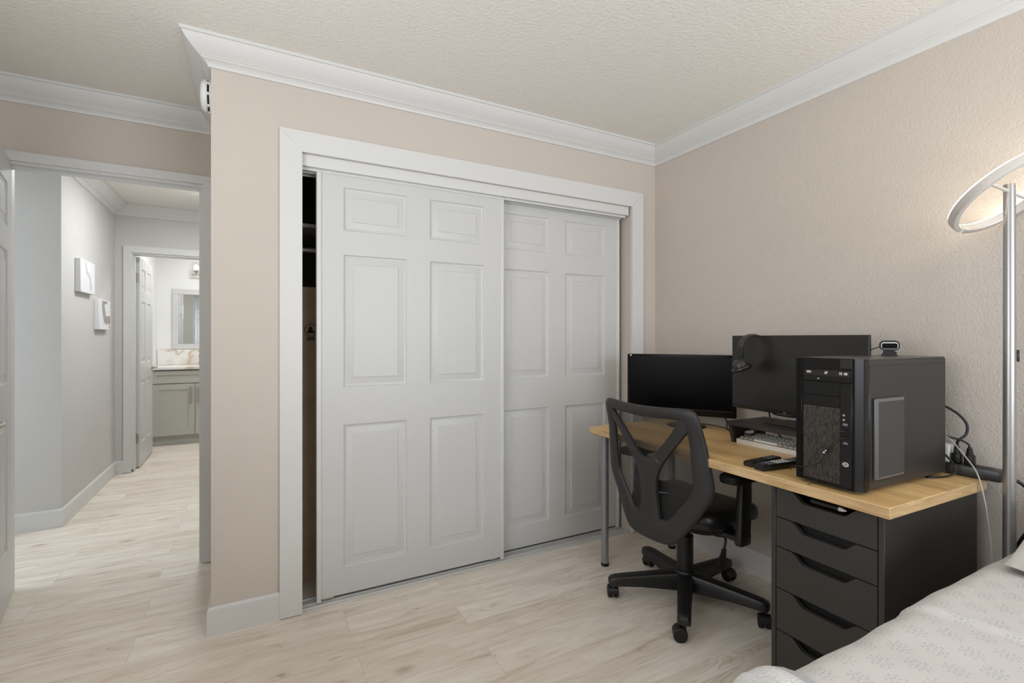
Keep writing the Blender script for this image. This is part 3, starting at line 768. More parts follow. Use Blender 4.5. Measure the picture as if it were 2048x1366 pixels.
# ---------------------------------------------------------------- drawer unit
cab = thing('drawer_unit', 'black five-drawer unit carrying the near end of the desk', 'drawer unit', (1.592, 0.8975, 0), DR)
CW, CD, CH = 0.348, 0.575, 0.6995
bm = BM()
for y in (-CW/2, CW/2 - 0.016): box(bm, (0, y, 0), (CD, y + 0.016, CH), 0.001, 1)
obj('side_panel', bm, CABB, cab)
bm = BM(); box(bm, (0.035, -CW/2 + 0.0165, 0.055), (CD - 0.01, CW/2 - 0.0165, CH - 0.06)); box(bm, (0.035, -CW/2 + 0.0165, CH - 0.018), (CD - 0.01, CW/2 - 0.0165, CH - 0.001)); obj('carcass', bm, CABIN, cab)
bm = BM(); box(bm, (0.02, -CW/2 + 0.0165, 0.0), (0.035, CW/2 - 0.0165, 0.052)); obj('plinth', bm, CABB, cab)
for z0, z1 in ((0.592, 0.690), (0.490, 0.5885), (0.348, 0.4865), (0.204, 0.3445), (0.058, 0.2005)):
    hw = CW/2 - 0.0185
    cols = [(-hw, z1)]
    for i in range(33):
        u = -0.105 + 0.21 * i/32
        a = min(1.0, max(0.0, (0.105 - abs(u)) / 0.045)); a = a*a*(3-2*a)
        cols.append((u, z1 - 0.030*a))
    cols.append((hw, z1))
    bm = BM()
    loft(bm, [[(0.001, u, z0), (0.001, u, zt), (0.019, u, zt), (0.019, u, z0)] for u, zt in cols])
    obj('drawer', bm, CABB, cab, angle=0)

# marker lying in the scoop of the top drawer
t = thing('marker_pen', 'black marker with a grey tip lying in the top drawer scoop', 'pen', (1.608, 0.885, 0.6745), DR)
bm = BM(); cyl(bm, (0, 0.055, 0), (0, -0.030, 0), 0.0078); obj('barrel', bm, BLACK, t)
bm = BM(); lathe(bm, [(0, 0), (0.0075, 0), (0.0065, 0.010), (0.0015, 0.022), (0, 0.0225)], (0, -0.0302, 0), (0, -1, 0), 18); obj('tip', bm, SILVER, t, label='grey tapered tip')

# ---------------------------------------------------------------- computer tower
PW, PD, PZ0, PZ1 = 0.196, 0.505, 0.011, 0.409
pc = thing('computer_tower', 'black desktop computer tower standing at the near desk corner', 'computer', (1.592, 0.885, TOP), math.radians(-1.8))
def chamf(bm, x0, x1, y0, y1, z0, z1, c, m=None):
    prism(bm, [(x0, y1), (x0, y0 + c), (x0 + c*1.35, y0), (x1, y0), (x1, y1)], lambda u, v, q: (u, v, q), z0, z1)
bm = BM(); box(bm, (0.046, -PW/2, PZ0 + 0.003), (PD, PW/2, PZ1 - 0.004), 0.002, 1)
obj('case', bm, mat('case_steel', (44, 42, 40), 0.38, bump=(350, 0.0002, 2)), pc)
bm = BM(); box(bm, (0.05, -PW/2 - 0.0012, PZ0 + 0.022), (PD - 0.004, -PW/2, PZ1 - 0.02), 0.001, 1); obj('side_panel', bm, mat('side_panel_steel', (40, 38, 36), 0.38, bump=(350, 0.0002, 2)), pc)
bm = BM(); box(bm, (0.046, -PW/2 + 0.002, PZ1 - 0.0038), (PD - 0.002, PW/2 - 0.002, PZ1 + 0.0005), 0.001, 1); obj('top_panel', bm, mat('top_panel_satin', (70, 66, 62), 0.3, bump=(350, 0.0001, 2)), pc)
bm = BM(); chamf(bm, 0.0, 0.0455, -PW/2, PW/2, PZ0, PZ1, 0.014)
fr = obj('front_bezel', bm, mat('bezel_satin', (20, 19, 19), 0.35, spec=0.28, bump=(300, 0.0001, 2)), pc, angle=15)
bm = BM(); prism(bm, [(0.0205, -PW/2 - 0.0006), (0.044, -PW/2 - 0.0006), (0.044, -PW/2 + 0.001), (0.0205, -PW/2 + 0.001)], lambda u, v, q: (u, v, q), PZ0 + 0.004, PZ1 - 0.004); obj('gloss_strip', bm, GLOSS, fr)
bm = BM(); box(bm, (-0.003, 0.078, PZ0 + 0.002), (0.001, PW/2 - 0.001, PZ1 - 0.002), 0.0012, 1); box(bm, (-0.003, -0.078, PZ0 + 0.001), (0.001, -0.069, PZ1 - 0.002), 0.001, 1); obj('bezel_frame', bm, GLOSS, fr)
L = lambda Yw: Yw - 0.885
bm = BM(); box(bm, (-0.0045, L(0.807), 0.337), (0.001, L(0.956), 0.374), 0.0008, 1); dv = obj('optical_drive', bm, mat('drive_bezel', (22, 21, 20), 0.35, spec=0.35, bump=(300, 0.0002, 2)), pc)
bm = BM(); box(bm, (-0.0055, L(0.812), 0.353), (-0.0044, L(0.951), 0.371), 0.0004, 1); obj('tray_door', bm, BLACK, dv)
def mark(fn):
    bm = BM(); fn(bm); obj('printed_mark', bm, SILVER, dv, angle=0)
mark(lambda bm: box(bm, (-0.006, L(0.930), 0.361), (-0.0054, L(0.944), 0.368)))
mark(lambda bm: prism(bm, [(L(0.889), 0.3605), (L(0.884), 0.359), (L(0.877), 0.362), (L(0.880), 0.3635), (L(0.876), 0.367), (L(0.882), 0.3685), (L(0.888), 0.366), (L(0.885), 0.364)], lambda u, v, q: (q, u, v), -0.006, -0.0054))
for y, z in ((0.841, 0.3655), (0.841, 0.361), (0.836, 0.3655), (0.836, 0.361)):
    mark(lambda bm: box(bm, (-0.006, L(y) - 0.002, z - 0.0018), (-0.0054, L(y) + 0.002, z + 0.0018)))
mark(lambda bm: prism(bm, [(L(0.824) + u, 0.363 + v) for u, v in rrect(0.011, 0.008, 0.003, 3)], lambda u, v, q: (q, u, v), -0.006, -0.0054))
mark(lambda bm: box(bm, (-0.0052, L(0.910), 0.343), (-0.0044, L(0.904), 0.346)))
bm = BM(); box(bm, (-0.0035, L(0.842), 0.292), (0.001, L(0.956), 0.334), 0.0008, 1); box(bm, (-0.0035, L(0.842), 0.258), (0.001, L(0.956), 0.2905), 0.0008, 1); obj('drive_cover', bm, mat('drive_cover', (15, 14, 13), 0.5, spec=0.3, bump=(300, 0.0003, 2)), pc)
bm = BM(); box(bm, (-0.0028, L(0.842), 0.022), (0.001, L(0.957), 0.2565), 0.0008, 1); obj('front_mesh', bm, PCMESH, pc)
bm = BM(); box(bm, (-0.0042, L(0.809), 0.018), (0.001, L(0.8412), 0.333), 0.0008, 1); io = obj('port_strip', bm, mat('port_strip', (26, 25, 24), 0.35, spec=0.35, bump=(300, 0.0002, 2)), pc)
bm = BM(); box(bm, (-0.0046, L(0.809), 0.378), (0.001, L(0.8412), 0.406), 0.0008, 1); obj('power_button', bm, mat('power_button', (42, 40, 38), 0.3, bump=(300, 0.0002, 2)), pc)
for z in (0.237, 0.223):
    bm = BM(); annulus(bm, 0.0015, 0.0031, 0.0015, (-0.0057, L(0.830), z), (1, 0, 0), 16); obj('audio_jack', bm, SILVER, io)
for z in (0.207, 0.186, 0.166, 0.150):
    bm = BM(); box(bm, (-0.0046, L(0.8325), z), (-0.0041, L(0.8195), z + 0.0055)); box(bm, (-0.0049, L(0.8335), z - 0.0012), (-0.0041, L(0.8185), z - 0.0004)); obj('usb_port', bm, GREYP if z in (0.207, 0.150) else BLACK, io)
bm = BM()
lathe(bm, [(0, -0.0012), (0.0098, -0.0012), (0.0098, 0), (0, 0)], (0, 0, 0), (1, 0, 0), 28)
for v in bm.verts: v.co = Vector((v.co.x - 0.0042, v.co.y*0.92 + L(0.825), v.co.z*0.72 + 0.088))
bd = obj('emblem', bm, SILVER, io, label='oval silver badge')
bm = BM()
for y0, z0, y1, z1 in ((-0.005, -0.001, 0.0, 0.004), (0.0, 0.004, 0.005, -0.001), (-0.0035, -0.004, 0.0, 0.0005), (0.0, 0.0005, 0.0035, -0.004)):
    cyl(bm, (-0.0055, L(0.825) + y0, 0.088 + z0), (-0.0055, L(0.825) + y1, 0.088 + z1), 0.0006, n=6)
obj('emblem_line', bm, BLACK, pc)
bm = BM(); box(bm, (0.064, -PW/2 - 0.0095, 0.042), (0.226, -PW/2 - 0.001, 0.289), 0.005, 2); vf = obj('side_vent', bm, mat('vent_frame', (92, 90, 90), 0.35, bump=(300, 0.0002, 2)), pc)
bm = BM(); box(bm, (0.080, -PW/2 - 0.0102, 0.050), (0.222, -PW/2 - 0.0090, 0.278), 0.0004, 1); obj('vent_mesh', bm, PCVENT, vf)
for x in (0.06, 0.44):
    for y in (-0.07, 0.07):
        bm = BM(); cyl(bm, (x, y, 0.0), (x, y, PZ0 + 0.004), 0.014, n=16); obj('foot', bm, RUBBER, pc)

# usb plug with thin cord at the front of the tower
t = thing('usb_cord', 'thin black cord with a small connector hanging at the tower front', 'cord', (1.58, 0.86, 0.90))
bm = BM(); box(bm, (1.562, 0.8215, 0.9225), (1.5865, 0.8315, 0.928), 0.001, 1); box(bm, (1.560, 0.8225, 0.9005), (1.5865, 0.8325, 0.9065), 0.001, 1); wobj('plug', bm, BLACK, t)
bm = BM(); tube(bm, [(1.563, 0.828, 0.925), (1.552, 0.836, 0.922), (1.556, 0.844, 0.905), (1.566, 0.850, 0.890), (1.570, 0.862, 0.872), (1.574, 0.872, 0.860), (1.574, 0.880, 0.846), (1.574, 0.890, 0.822), (1.574, 0.915, 0.803), (1.574, 0.950, 0.790), (1.580, 0.980, 0.784), (1.585, 0.993, 0.776), (1.592, 1.0, 0.765)], 0.0016, 8)
tube(bm, [(1.572, 0.876, 0.858), (1.568, 0.894, 0.862), (1.572, 0.902, 0.850), (1.576, 0.918, 0.828)], 0.0009, 6)
tube(bm, [(1.578, 0.876, 0.82), (1.570, 0.880, 0.79), (1.568, 0.895, 0.765), (1.566, 0.912, 0.748), (1.568, 0.93, 0.7365)], 0.0010, 6)
wobj('cable', bm, CABLEB, t)
bm = BM(); box(bm, (1.569, 0.871, 0.846), (1.577, 0.883, 0.860), 0.002, 2); c = wobj('connector', bm, BLACK, t)
bm = BM(); cyl(bm, (1.5685, 0.874, 0.857), (1.5677, 0.874, 0.857), 0.0022, n=10); cyl(bm, (1.5685, 0.879, 0.850), (1.5677, 0.879, 0.850), 0.0028, n=10); wobj('metal_ring', bm, PLUGW, t, c)

# webcam on top of the tower
wz = TOP + PZ1 + 0.0008
t = thing('webcam', 'small black webcam with a silver ring standing on the computer tower', 'webcam', (2.02, 0.905, wz), math.radians(29))
# local -x faces the chair side / camera
bm = BM(); prism(bm, rrect(0.046, 0.030, 0.004, 3), lambda u, v, q: (v, u, q), 0.0, 0.004); prism(bm, [(0.020, 0.004), (0.016, 0.020), (-0.006, 0.022), (-0.021, 0.012), (-0.020, 0.004)], lambda u, v, q: (q, u, v), -0.008, 0.010); obj('stand', bm, BLACK, t)
bm = BM()
def head(bm, s, x0, x1): prism(bm, [(u, v + 0.036) for u, v in rrect(0.058*s, 0.036*s, 0.015*s, 6)], lambda u, v, q: (q, u, v), x0, x1)
head(bm, 1.0, -0.012, 0.012); hd = obj('camera_head', bm, BLACK, t)
bm = BM(); prism(bm, [(u, v + 0.0355) for u, v in rrect(0.0485, 0.0235, 0.008, 5)], lambda u, v, q: (q, u, v), -0.0128, -0.0121); obj('ring', bm, PLUGW, hd, label='silver white ring')
bm = BM(); prism(bm, [(u, v + 0.0345) for u, v in rrect(0.0445, 0.0195, 0.005, 4)], lambda u, v, q: (q, u, v), -0.0136, -0.0129); obj('lens_window', bm, GLOSS, hd)
bm = BM(); tube(bm, [(0.0, 0.028, 0.030), (0.004, 0.045, 0.024), (0.004, 0.062, 0.012), (0.006, 0.078, 0.002), (0.06, 0.10, 0.0016)], 0.0016, 8); obj('cable', bm, CABLEB, t)

# ---------------------------------------------------------------- monitors (local: x to the viewer's right, y away from the viewer, z up)
def yaw_from_width(w): return math.atan2(w[1], w[0])
# left, glossy: width direction seen from the front runs (0.543,-0.84)
t = thing('computer_monitor', 'glossy black monitor on a round foot at the far end of the desk', 'monitor', (2.055, 1.865, TOP), yaw_from_width((0.543, -0.84)))
Mi = inv(t)
pc0 = Mi @ Vector((2.0205, 1.832, TOP))      # centre of screen plane
x0, x1, yf = pc0.x - 0.318, pc0.x + 0.240, pc0.y
z0, z1 = 0.064, 0.386
bm = BM(); box(bm, (x0, yf, z0), (x1, yf + 0.022, z1), 0.005, 2); box(bm, (x0 + 0.06, yf + 0.02, z0 + 0.04), (x1 - 0.06, yf + 0.042, z1 - 0.05), 0.008, 2); sh = obj('housing', bm, GLOSS, t)
bm = BM(); box(bm, (x0 + 0.014, yf - 0.0012, z0 + 0.036), (x1 - 0.014, yf + 0.001, z1 - 0.014), 0.0005, 1); obj('screen', bm, SCREENG, t)
bm = BM(); box(bm, (x0 + 0.016, yf - 0.0018, z0 + 0.0315), (x1 - 0.016, yf + 0.0, z0 + 0.0335)); obj('chin_line', bm, mat('chin_line', (70, 70, 72), 0.3, 0.5, var=(50, 0.05)), sh)
bm = BM(); prism(bm, [(x0 + 0.0205 + u, z1 - 0.0075 + v) for u, v in rrect(0.010, 0.0075, 0.003, 3)], lambda u, v, q: (u, q, v), yf - 0.001, yf - 0.0002); obj('printed_logo', bm, SILVER, sh)
bm = BM(); box(bm, (-0.022, 0.004, 0.012), (0.022, 0.024, 0.16), 0.004, 2); obj('stand_neck', bm, BLACK, t)
bm = BM(); lathe(bm, [(0, 0), (0.098, 0), (0.100, 0.003), (0.096, 0.009), (0.06, 0.012), (0, 0.0125)], n=48)
for v in bm.verts: v.co.y *= 0.85
obj('stand_foot', bm, GLOSS, t)

# right, matte, on a riser
t = thing('monitor_riser', 'dark brown wooden monitor riser on tapered legs', 'monitor stand', (2.02, 1.235, TOP), DR)
RZ = 0.097
bm = BM(); box(bm, (-0.125, -0.25, RZ - 0.017), (0.135, 0.252, RZ), 0.0015, 1); obj('shelf_board', bm, RISER, t)
for y in (0.232, -0.248):
    bm = BM(); prism(bm, [(-0.120, RZ - 0.0172), (0.128, RZ - 0.0172), (0.108, 0.0), (0.062, 0.0), (0.05, 0.045), (-0.03, 0.045), (-0.045, 0.0), (-0.098, 0.0)], lambda u, v, q: (u, q, v), y, y + 0.018); obj('leg', bm, RISER, t)
mon = thing('computer_monitor', 'larger matte black monitor on the dark riser behind the tower', 'monitor', (2.04, 1.245, TOP + RZ + 0.0003), yaw_from_width((-math.sin(math.radians(4.4)), -math.cos(math.radians(4.4)))))
Mi = inv(mon); pc0 = Mi @ Vector((1.993, 1.247, TOP))
x0, x1, yf = pc0.x - 0.307, pc0.x + 0.303, pc0.y
z0, z1 = 0.0475, 0.387
bm = BM(); box(bm, (x0, yf, z0), (x1, yf + 0.012, z1), 0.0025, 2); box(bm, (x0 + 0.05, yf + 0.01, z0 + 0.03), (x1 - 0.05, yf + 0.038, z1 - 0.08), 0.008, 2); sh = obj('housing', bm, BEZEL, mon)
bm = BM(); box(bm, (x0 + 0.004, yf - 0.0010, z0 + 0.0185), (x1 - 0.004, yf + 0.001, z1 - 0.004), 0.0004, 1); obj('screen', bm, SCREENM, mon)
bx = (x0 + x1)/2 - 0.03
bm = BM(); prism(bm, [(bx - 0.006, z0 + 0.005), (bx + 0.006, z0 + 0.005), (bx + 0.006, z0 + 0.0068), (bx - 0.003, z0 + 0.0068), (bx - 0.003, z0 + 0.0112), (bx + 0.004, z0 + 0.0112), (bx + 0.004, z0 + 0.013), (bx - 0.006, z0 + 0.013)], lambda u, v, q: (u, q, v), yf - 0.0009, yf - 0.0002)
obj('printed_logo', bm, GREYP, sh)
bm = BM(); box(bm, (-0.022, 0.012, 0.004), (0.022, 0.026, 0.20), 0.003, 2); box(bm, (-0.04, yf + 0.036, 0.15), (0.04, 0.014, 0.22), 0.003, 1); obj('stand_neck', bm, BEZEL, mon)
bm = BM(); prism(bm, rrect(0.235, 0.165, 0.012, 5), lambda u, v, q: (u, v + 0.008, q), 0.0, 0.006); box(bm, (-0.03, -0.0765, 0.0055), (0.045, -0.069, 0.0068)); obj('stand_foot', bm, BEZEL, mon)

# ---------------------------------------------------------------- headphones over the monitor edge
t = thing('headphones', 'black over-ear headphones hung over the top edge of the matte monitor', 'headphones', (1.995, 1.432, 1.19), math.radians(3))
R = 0.083
arcp = [(R*math.cos(a), 0.0, R*0.62*math.sin(a) - 0.022) for a in [PI*i/24 for i in range(25)]]
def band(bm, pts, wy, th):
    rings = []
    for i, p in enumerate(pts):
        d = (Vector(pts[min(i+1, len(pts)-1)]) - Vector(pts[max(i-1, 0)])).normalized()
        nrm = Vector((d.z, 0, -d.x))
        p = Vector(p)
        rings.append([p + Vector((0, s*wy/2, 0)) + nrm*o for s, o in ((-1, -th/2), (-0.6, -th*0.7), (0.6, -th*0.7), (1, -th/2), (1, th/2), (0.6, th*0.7), (-0.6, th*0.7), (-1, th/2))])
    loft(bm, rings)
arcp = [(p[0], p[1], p[2] + 0.0005) for p in arcp]
bm = BM(); band(bm, arcp, 0.026, 0.008); obj('headband', bm, mat('headband_satin', (52, 48, 45), 0.42, bump=(300, 0.0003, 2)), t)
for s in (1, -1):
    bm = BM(); band(bm, [(s*R, 0, -0.018), (s*(R+0.004), 0, -0.045), (s*(R+0.004), 0, -0.082)], 0.020, 0.006); box(bm, (s*(R+0.003) - 0.007, -0.012, -0.068), (s*(R+0.003) + 0.007, 0.012, -0.042), 0.003, 2); yk = obj('yoke', bm, BLACK, t)
    ax = Vector((-s*0.25, -0.28, -0.92)).normalized() if s == -1 else Vector((-1, 0, -0.12)).normalized()
    c = Vector((s*(R - 0.004), 0.006, -0.108)) if s == -1 else Vector((s*(R - 0.004), 0.0, -0.108))
    bm = BM(); lathe(bm, [(0, -0.030), (0.014, -0.029), (0.027, -0.022), (0.033, -0.010), (0.034, 0.002), (0, 0.002)], c, ax, 32); cup = obj('ear_cup', bm, mat('cup_satin', (44, 41, 39), 0.36, bump=(300, 0.0002, 2)), t)
    bm = BM(); lathe(bm, [(0.016, 0.003), (0.036, 0.002), (0.044, 0.006), (0.046, 0.013), (0.041, 0.021), (0.028, 0.022), (0.018, 0.016)], c, ax, 36); obj('ear_pad', bm, LEATHER, cup)

# ---------------------------------------------------------------- keyboard
t = thing('keyboard', 'light keyboard with white and grey keys under the monitor riser', 'keyboard', (1.985, 1.240, TOP), DR)
KW, KD = 0.436, 0.130
bm = BM(); prism(bm, [(-KD/2, 0.0), (KD/2, 0.0), (KD/2, 0.030), (-KD/2, 0.020)], lambda u, v, q: (u, q, v), -KW/2, KW/2); obj('case', bm, KEYW, t)
bm = BM(); prism(bm, [(-KD/2 + 0.006, 0.020), (KD/2 - 0.006, 0.0295), (KD/2 - 0.006, 0.0308), (-KD/2 + 0.006, 0.0212)], lambda u, v, q: (u, q, v), -KW/2 + 0.006, KW/2 - 0.006); obj('key_bed', bm, BLACK, t)
U = 0.0190
rows = [[1.25, 1.25, 1.25, 6.25, 1.25, 1.25, 1.25, 1.25, 0.25, 1, 1, 1, 0.25, 2, 1],
        [2.25] + [1]*10 + [2.75, 1.25, 1, 1.25, 1, 1, 1, 1],
        [1.75] + [1]*11 + [2.25, 3.5, 1, 1, 1, 1],
        [1.5] + [1]*12 + [1.5, 0.25, 1, 1, 1, 0.25, 1, 1, 1, 1],
        [1]*13 + [2, 0.25, 1, 1, 1, 0.25, 1, 1, 1, 1],
        [1, 1, 1, 1, 1, 0.5, 1, 1, 1, 1, 0.5, 1, 1, 1, 1, 0.25, 1, 1, 1, 0.25, 1, 1, 1, 1]]
ntot = 0
for r, row in enumerate(rows):
    y = KW/2 - 0.009
    xk = -KD/2 + 0.0075 + r*0.0193
    for i, u in enumerate(row):
        wk = u * U * 0.96
        if u not in (0.25, 0.5, 3.5) and y - wk > -KW/2 + 0.004:
            special = (u > 1.0 and u < 6) or (r == 5) or (r == 0 and i in (0, 1, 2, 4, 5, 6, 7))
            mm = KEYG if special else KEYW
            if r >= 3 and i == 0: mm = KEYK
            zc = 0.0215 + (xk + KD/2)*0.0769
            bm = BM()
            e = 0.0022
            a = [(xk, y - wk + 0.001, zc), (xk + 0.0175, y - wk + 0.001, zc + 0.0013), (xk + 0.0175, y - 0.001, zc + 0.0013), (xk, y - 0.001, zc)]
            b_ = [(xk + e*0.6, y - wk + 0.001 + e, zc + 0.0085), (xk + 0.0175 - e, y - wk + 0.001 + e, zc + 0.0095), (xk + 0.0175 - e, y - 0.001 - e, zc + 0.0095), (xk + e*0.6, y - 0.001 - e, zc + 0.0085)]
            loft(bm, [a, b_])
            if ntot < 100:
                obj('key', bm, mm, t); ntot += 1
            else: bm.free()
        y -= wk

# ---------------------------------------------------------------- remote controls
def remote(label, loc, rz, Lr, Wr, Hr, style):
    t = thing('remote_control', label, 'remote control', loc, rz)
    bm = BM()
    rings = []
    for s, k in ((0.0, 0.86), (0.12, 0.97), (0.5, 1.0), (0.88, 0.98), (1.0, 0.9)):
        rings.append([(s*Lr, u*k, v*Hr + (0.0 if v > 0 else 0)) for u, v in ((-Wr/2*0.8, 0.0), (Wr/2*0.8, 0.0), (Wr/2, 0.35), (Wr/2, 0.75), (Wr/2*0.86, 1.0), (-Wr/2*0.86, 1.0), (-Wr/2, 0.75), (-Wr/2, 0.35))])
    loft(bm, rings); obj('body', bm, BLACK, t, angle=50)
    if style == 'many':
        for i in range(11):
            for j in range(3):
                bm = BM(); x, y = 0.034 + i*0.0148, (j - 1)*0.0125
                box(bm, (x - 0.0042, y - 0.0042, Hr), (x + 0.0042, y + 0.0042, Hr + 0.0018), 0.0008, 1)
                obj('button', bm, PLUGW if 3 <= i <= 7 else GREYP, t)
        for j in range(5):
            bm = BM(); box(bm, (0.012, -0.011 + j*0.0046, Hr), (0.017, -0.0082 + j*0.0046, Hr + 0.0004)); obj('printed_letter', bm, GREYP, t)
    else:
        for i in range(6):
            for j in range(2):
                bm = BM(); x, y = 0.055 + i*0.019, (j - 0.5)*0.016
                box(bm, (x - 0.005, y - 0.005, Hr), (x + 0.005, y + 0.005, Hr + 0.0016), 0.0008, 1)
                obj('button', bm, GREYP if i > 2 else mat('button_dark', (60, 60, 62), 0.5, var=(200, 0.05)), t)
    return t
remote('slim black remote control lying further back on the desk', (1.604, 1.1675, TOP), math.radians(2), 0.175, 0.044, 0.018, 'few')
remote('larger black remote control with many white buttons near the desk edge', (1.590, 1.115, TOP), math.radians(-5), 0.215, 0.050, 0.022, 'many')

# ---------------------------------------------------------------- power strip, plugs, cords
t = thing('power_strip', 'long black power strip along the rear edge of the desk', 'power strip', (2.165, 0.80, TOP))
bm = BM(); box(bm, (-0.028, -0.155, 0.0005), (0.027, 0.30, 0.038), 0.006, 2); st = obj('housing', bm, mat('strip_plastic', (44, 43, 43), 0.36, bump=(300, 0.0002, 2)), t)
for k in range(6):
    bm = BM(); y = -0.10 + k*0.066; prism(bm, [(u, v + y) for u, v in rrect(0.040, 0.050, 0.004, 3)], lambda u, v, q: (u, v, q), 0.0381, 0.0388); obj('socket', bm, BLACK, st)
bm = BM(); tube(bm, [(0.0, -0.155, 0.018), (0.022, -0.190, 0.002), (0.040, -0.224, -0.052), (0.044, -0.233, -0.105), (0.042, -0.200, -0.150), (0.036, -0.173, -0.215), (0.034, -0.150, -0.300), (0.034, -0.145, -0.72)], 0.0055, 10); obj('cord', bm, CABLEB, t)
def plug(label, x, y, pts, r):
    t = thing('power_plug', label, 'plug', (x, y, TOP + 0.0390), group='black plugs on the power strip')
    bm = BM(); box(bm, (-0.014, -0.013, 0.0), (0.014, 0.013, 0.034), 0.005, 2); lathe(bm, [(0, 0.033), (0.010, 0.033), (0.008, 0.048), (0.005, 0.060), (0, 0.060)], n=16); obj('plug_body', bm, BLACK, t)
    bm = BM()
    for k in range(3): lathe(bm, [(0, 0.038 + k*0.007), (0.0098 - k*0.001, 0.038 + k*0.007), (0.0098 - k*0.001, 0.041 + k*0.007), (0, 0.041 + k*0.007)], n=16)
    obj('strain_relief', bm, RUBBER, t)
    bm = BM(); tube(bm, pts, r, 10); wobj('cord', bm, CABLEB, t)
    return t
plug('black plug with a thick cord looping up behind the tower', 2.163, 0.765,
     [(2.163, 0.765, 0.828), (2.164, 0.762, 0.850), (2.185, 0.748, 0.872), (2.196, 0.750, 0.905), (2.185, 0.768, 0.938), (2.150, 0.790, 0.965), (2.115, 0.803, 0.978), (2.09, 0.83, 0.98)], 0.0042)
plug('black plug nearest the lamp with a thin cord to the tower', 2.163, 0.731,
     [(2.163, 0.731, 0.828), (2.162, 0.734, 0.842), (2.158, 0.752, 0.853), (2.148, 0.776, 0.860), (2.125, 0.797, 0.867), (2.09, 0.83, 0.870)], 0.0034)
bm = BM(); box(bm, (2.145, 0.782, TOP + 0.0388), (2.185, 0.813, TOP + 0.098), 0.003, 2)
ad = single('power_adapter', bm, PLUGW, 'small white power adapter on the strip behind the tower', 'adapter', (2.165, 0.797, TOP + 0.0388))
bm = BM(); tube(bm, [(2.16, 0.815, TOP + 0.096), (2.145, 0.805, 0.862), (2.125, 0.785, 0.866), (2.122, 0.765, 0.853), (2.105, 0.722, 0.808), (2.092, 0.688, 0.762), (2.082, 0.668, 0.690), (2.078, 0.655, 0.598), (2.076, 0.647, 0.50), (2.076, 0.645, 0.30), (2.076, 0.645, 0.004)], 0.0021, 8)
single('white_cord', bm, CABLEW, 'thin white cord arching from the strip down past the desk end', 'cord', (2.076, 0.645, 0.0))
bm = BM(); tube(bm, [(2.09, 0.82, 0.812), (2.11, 0.788, 0.808), (2.105, 0.765, 0.792), (2.100, 0.748, 0.770), (2.088, 0.747, 0.747), (2.065, 0.760, 0.7385), (2.025, 0.772, 0.7375), (2.00, 0.785, 0.7375)], 0.0032, 8)
single('black_cord', bm, CABLEB, 'thin black cord looping onto the desk beside the tower base', 'cord', (2.06, 0.76, TOP))
# cords behind the two monitors
bm = BM(); tube(bm, [(2.16, 1.73, 0.83), (2.165, 1.70, 0.775), (2.13, 1.67, 0.745), (2.12, 1.62, 0.7385), (2.13, 1.54, 0.7385), (2.14, 1.46, 0.7385)], 0.0034, 8)
single('black_cord', bm, CABLEB, 'black cord dropping from the glossy monitor onto the desk', 'cord', (2.13, 1.62, TOP))
bm = BM(); tube(bm, [(2.15, 1.90, 0.7385), (2.18, 1.78, 0.7385), (2.15, 1.66, 0.7385), (2.135, 1.575, 0.7385), (2.13, 1.53, 0.7385)], 0.0024, 8)
single('flat_cord', bm, CABLEB, 'thin black cord lying flat across the desk behind the round foot', 'cord', (2.15, 1.66, TOP))
bm = BM(); tube(bm, [(2.045, 1.40, 0.90), (2.10, 1.455, 0.885), (2.175, 1.475, 0.86), (2.19, 1.47, 0.80), (2.16, 1.40, 0.745), (2.12, 1.34, 0.7385)], 0.0036, 8)
single('display_cord', bm, CABLEB, 'black cord curving from behind the matte monitor down to the desk', 'cord', (2.13, 1.34, TOP))
bm = BM(); tube(bm, [(2.045, 1.355, 0.905), (2.05, 1.37, 0.872), (2.06, 1.33, 0.864), (2.07, 1.25, 0.868), (2.075, 1.22, 0.90)], 0.0036, 8)
single('looped_cord', bm, CABLEB, 'black cord looped under the bottom edge of the matte monitor', 'cord', (2.06, 1.30, 0.8315))

# ---------------------------------------------------------------- floor lamp
lamp = thing('floor_lamp', 'silver floor lamp with a tilted glowing ring beside the right wall', 'floor lamp', (2.10, 0.6137, 0))
bm = BM(); lathe(bm, [(0, 0), (0.085, 0), (0.087, 0.004), (0.084, 0.016), (0.03, 0.019), (0.0165, 0.022), (0, 0.022)], n=40); obj('base', bm, ALU, lamp)
bm = BM(); cyl(bm, (0, 0, 0.02), (0, 0, 1.690), 0.0165, 0.0145, 28); obj('pole', bm, POLEM, lamp)
bm = BM(); box(bm, (0.005, -0.020, 1.132), (0.013, -0.0145, 1.170), 0.002, 1); obj('switch', bm, BLACK, lamp)
nrm = Vector((0.0614, 0.5846, 0.809)).normalized(); cz = 1.667
e1 = Vector((-1, 0, 0)); e1 = (e1 - nrm*e1.dot(nrm)).normalized(); e2 = nrm.cross(e1)
c = Vector((0, 0, cz))
def ringmesh(bm, sect, a0, a1, n=72, full=False):
    rr = []
    for i in range(n + (0 if full else 1)):
        a = a0 + (a1 - a0)*i/n
        rd = e1*math.cos(a) + e2*math.sin(a)
        rr.append([c + rd*r + nrm*h for r, h in sect])
    vs = loft(bm, rr, cap=not full)
    if full:
        m = len(sect)
        for j in range(m):
            k = (j+1) % m; bm.faces.new((vs[-1][j], vs[-1][k], vs[0][k], vs[0][j]))
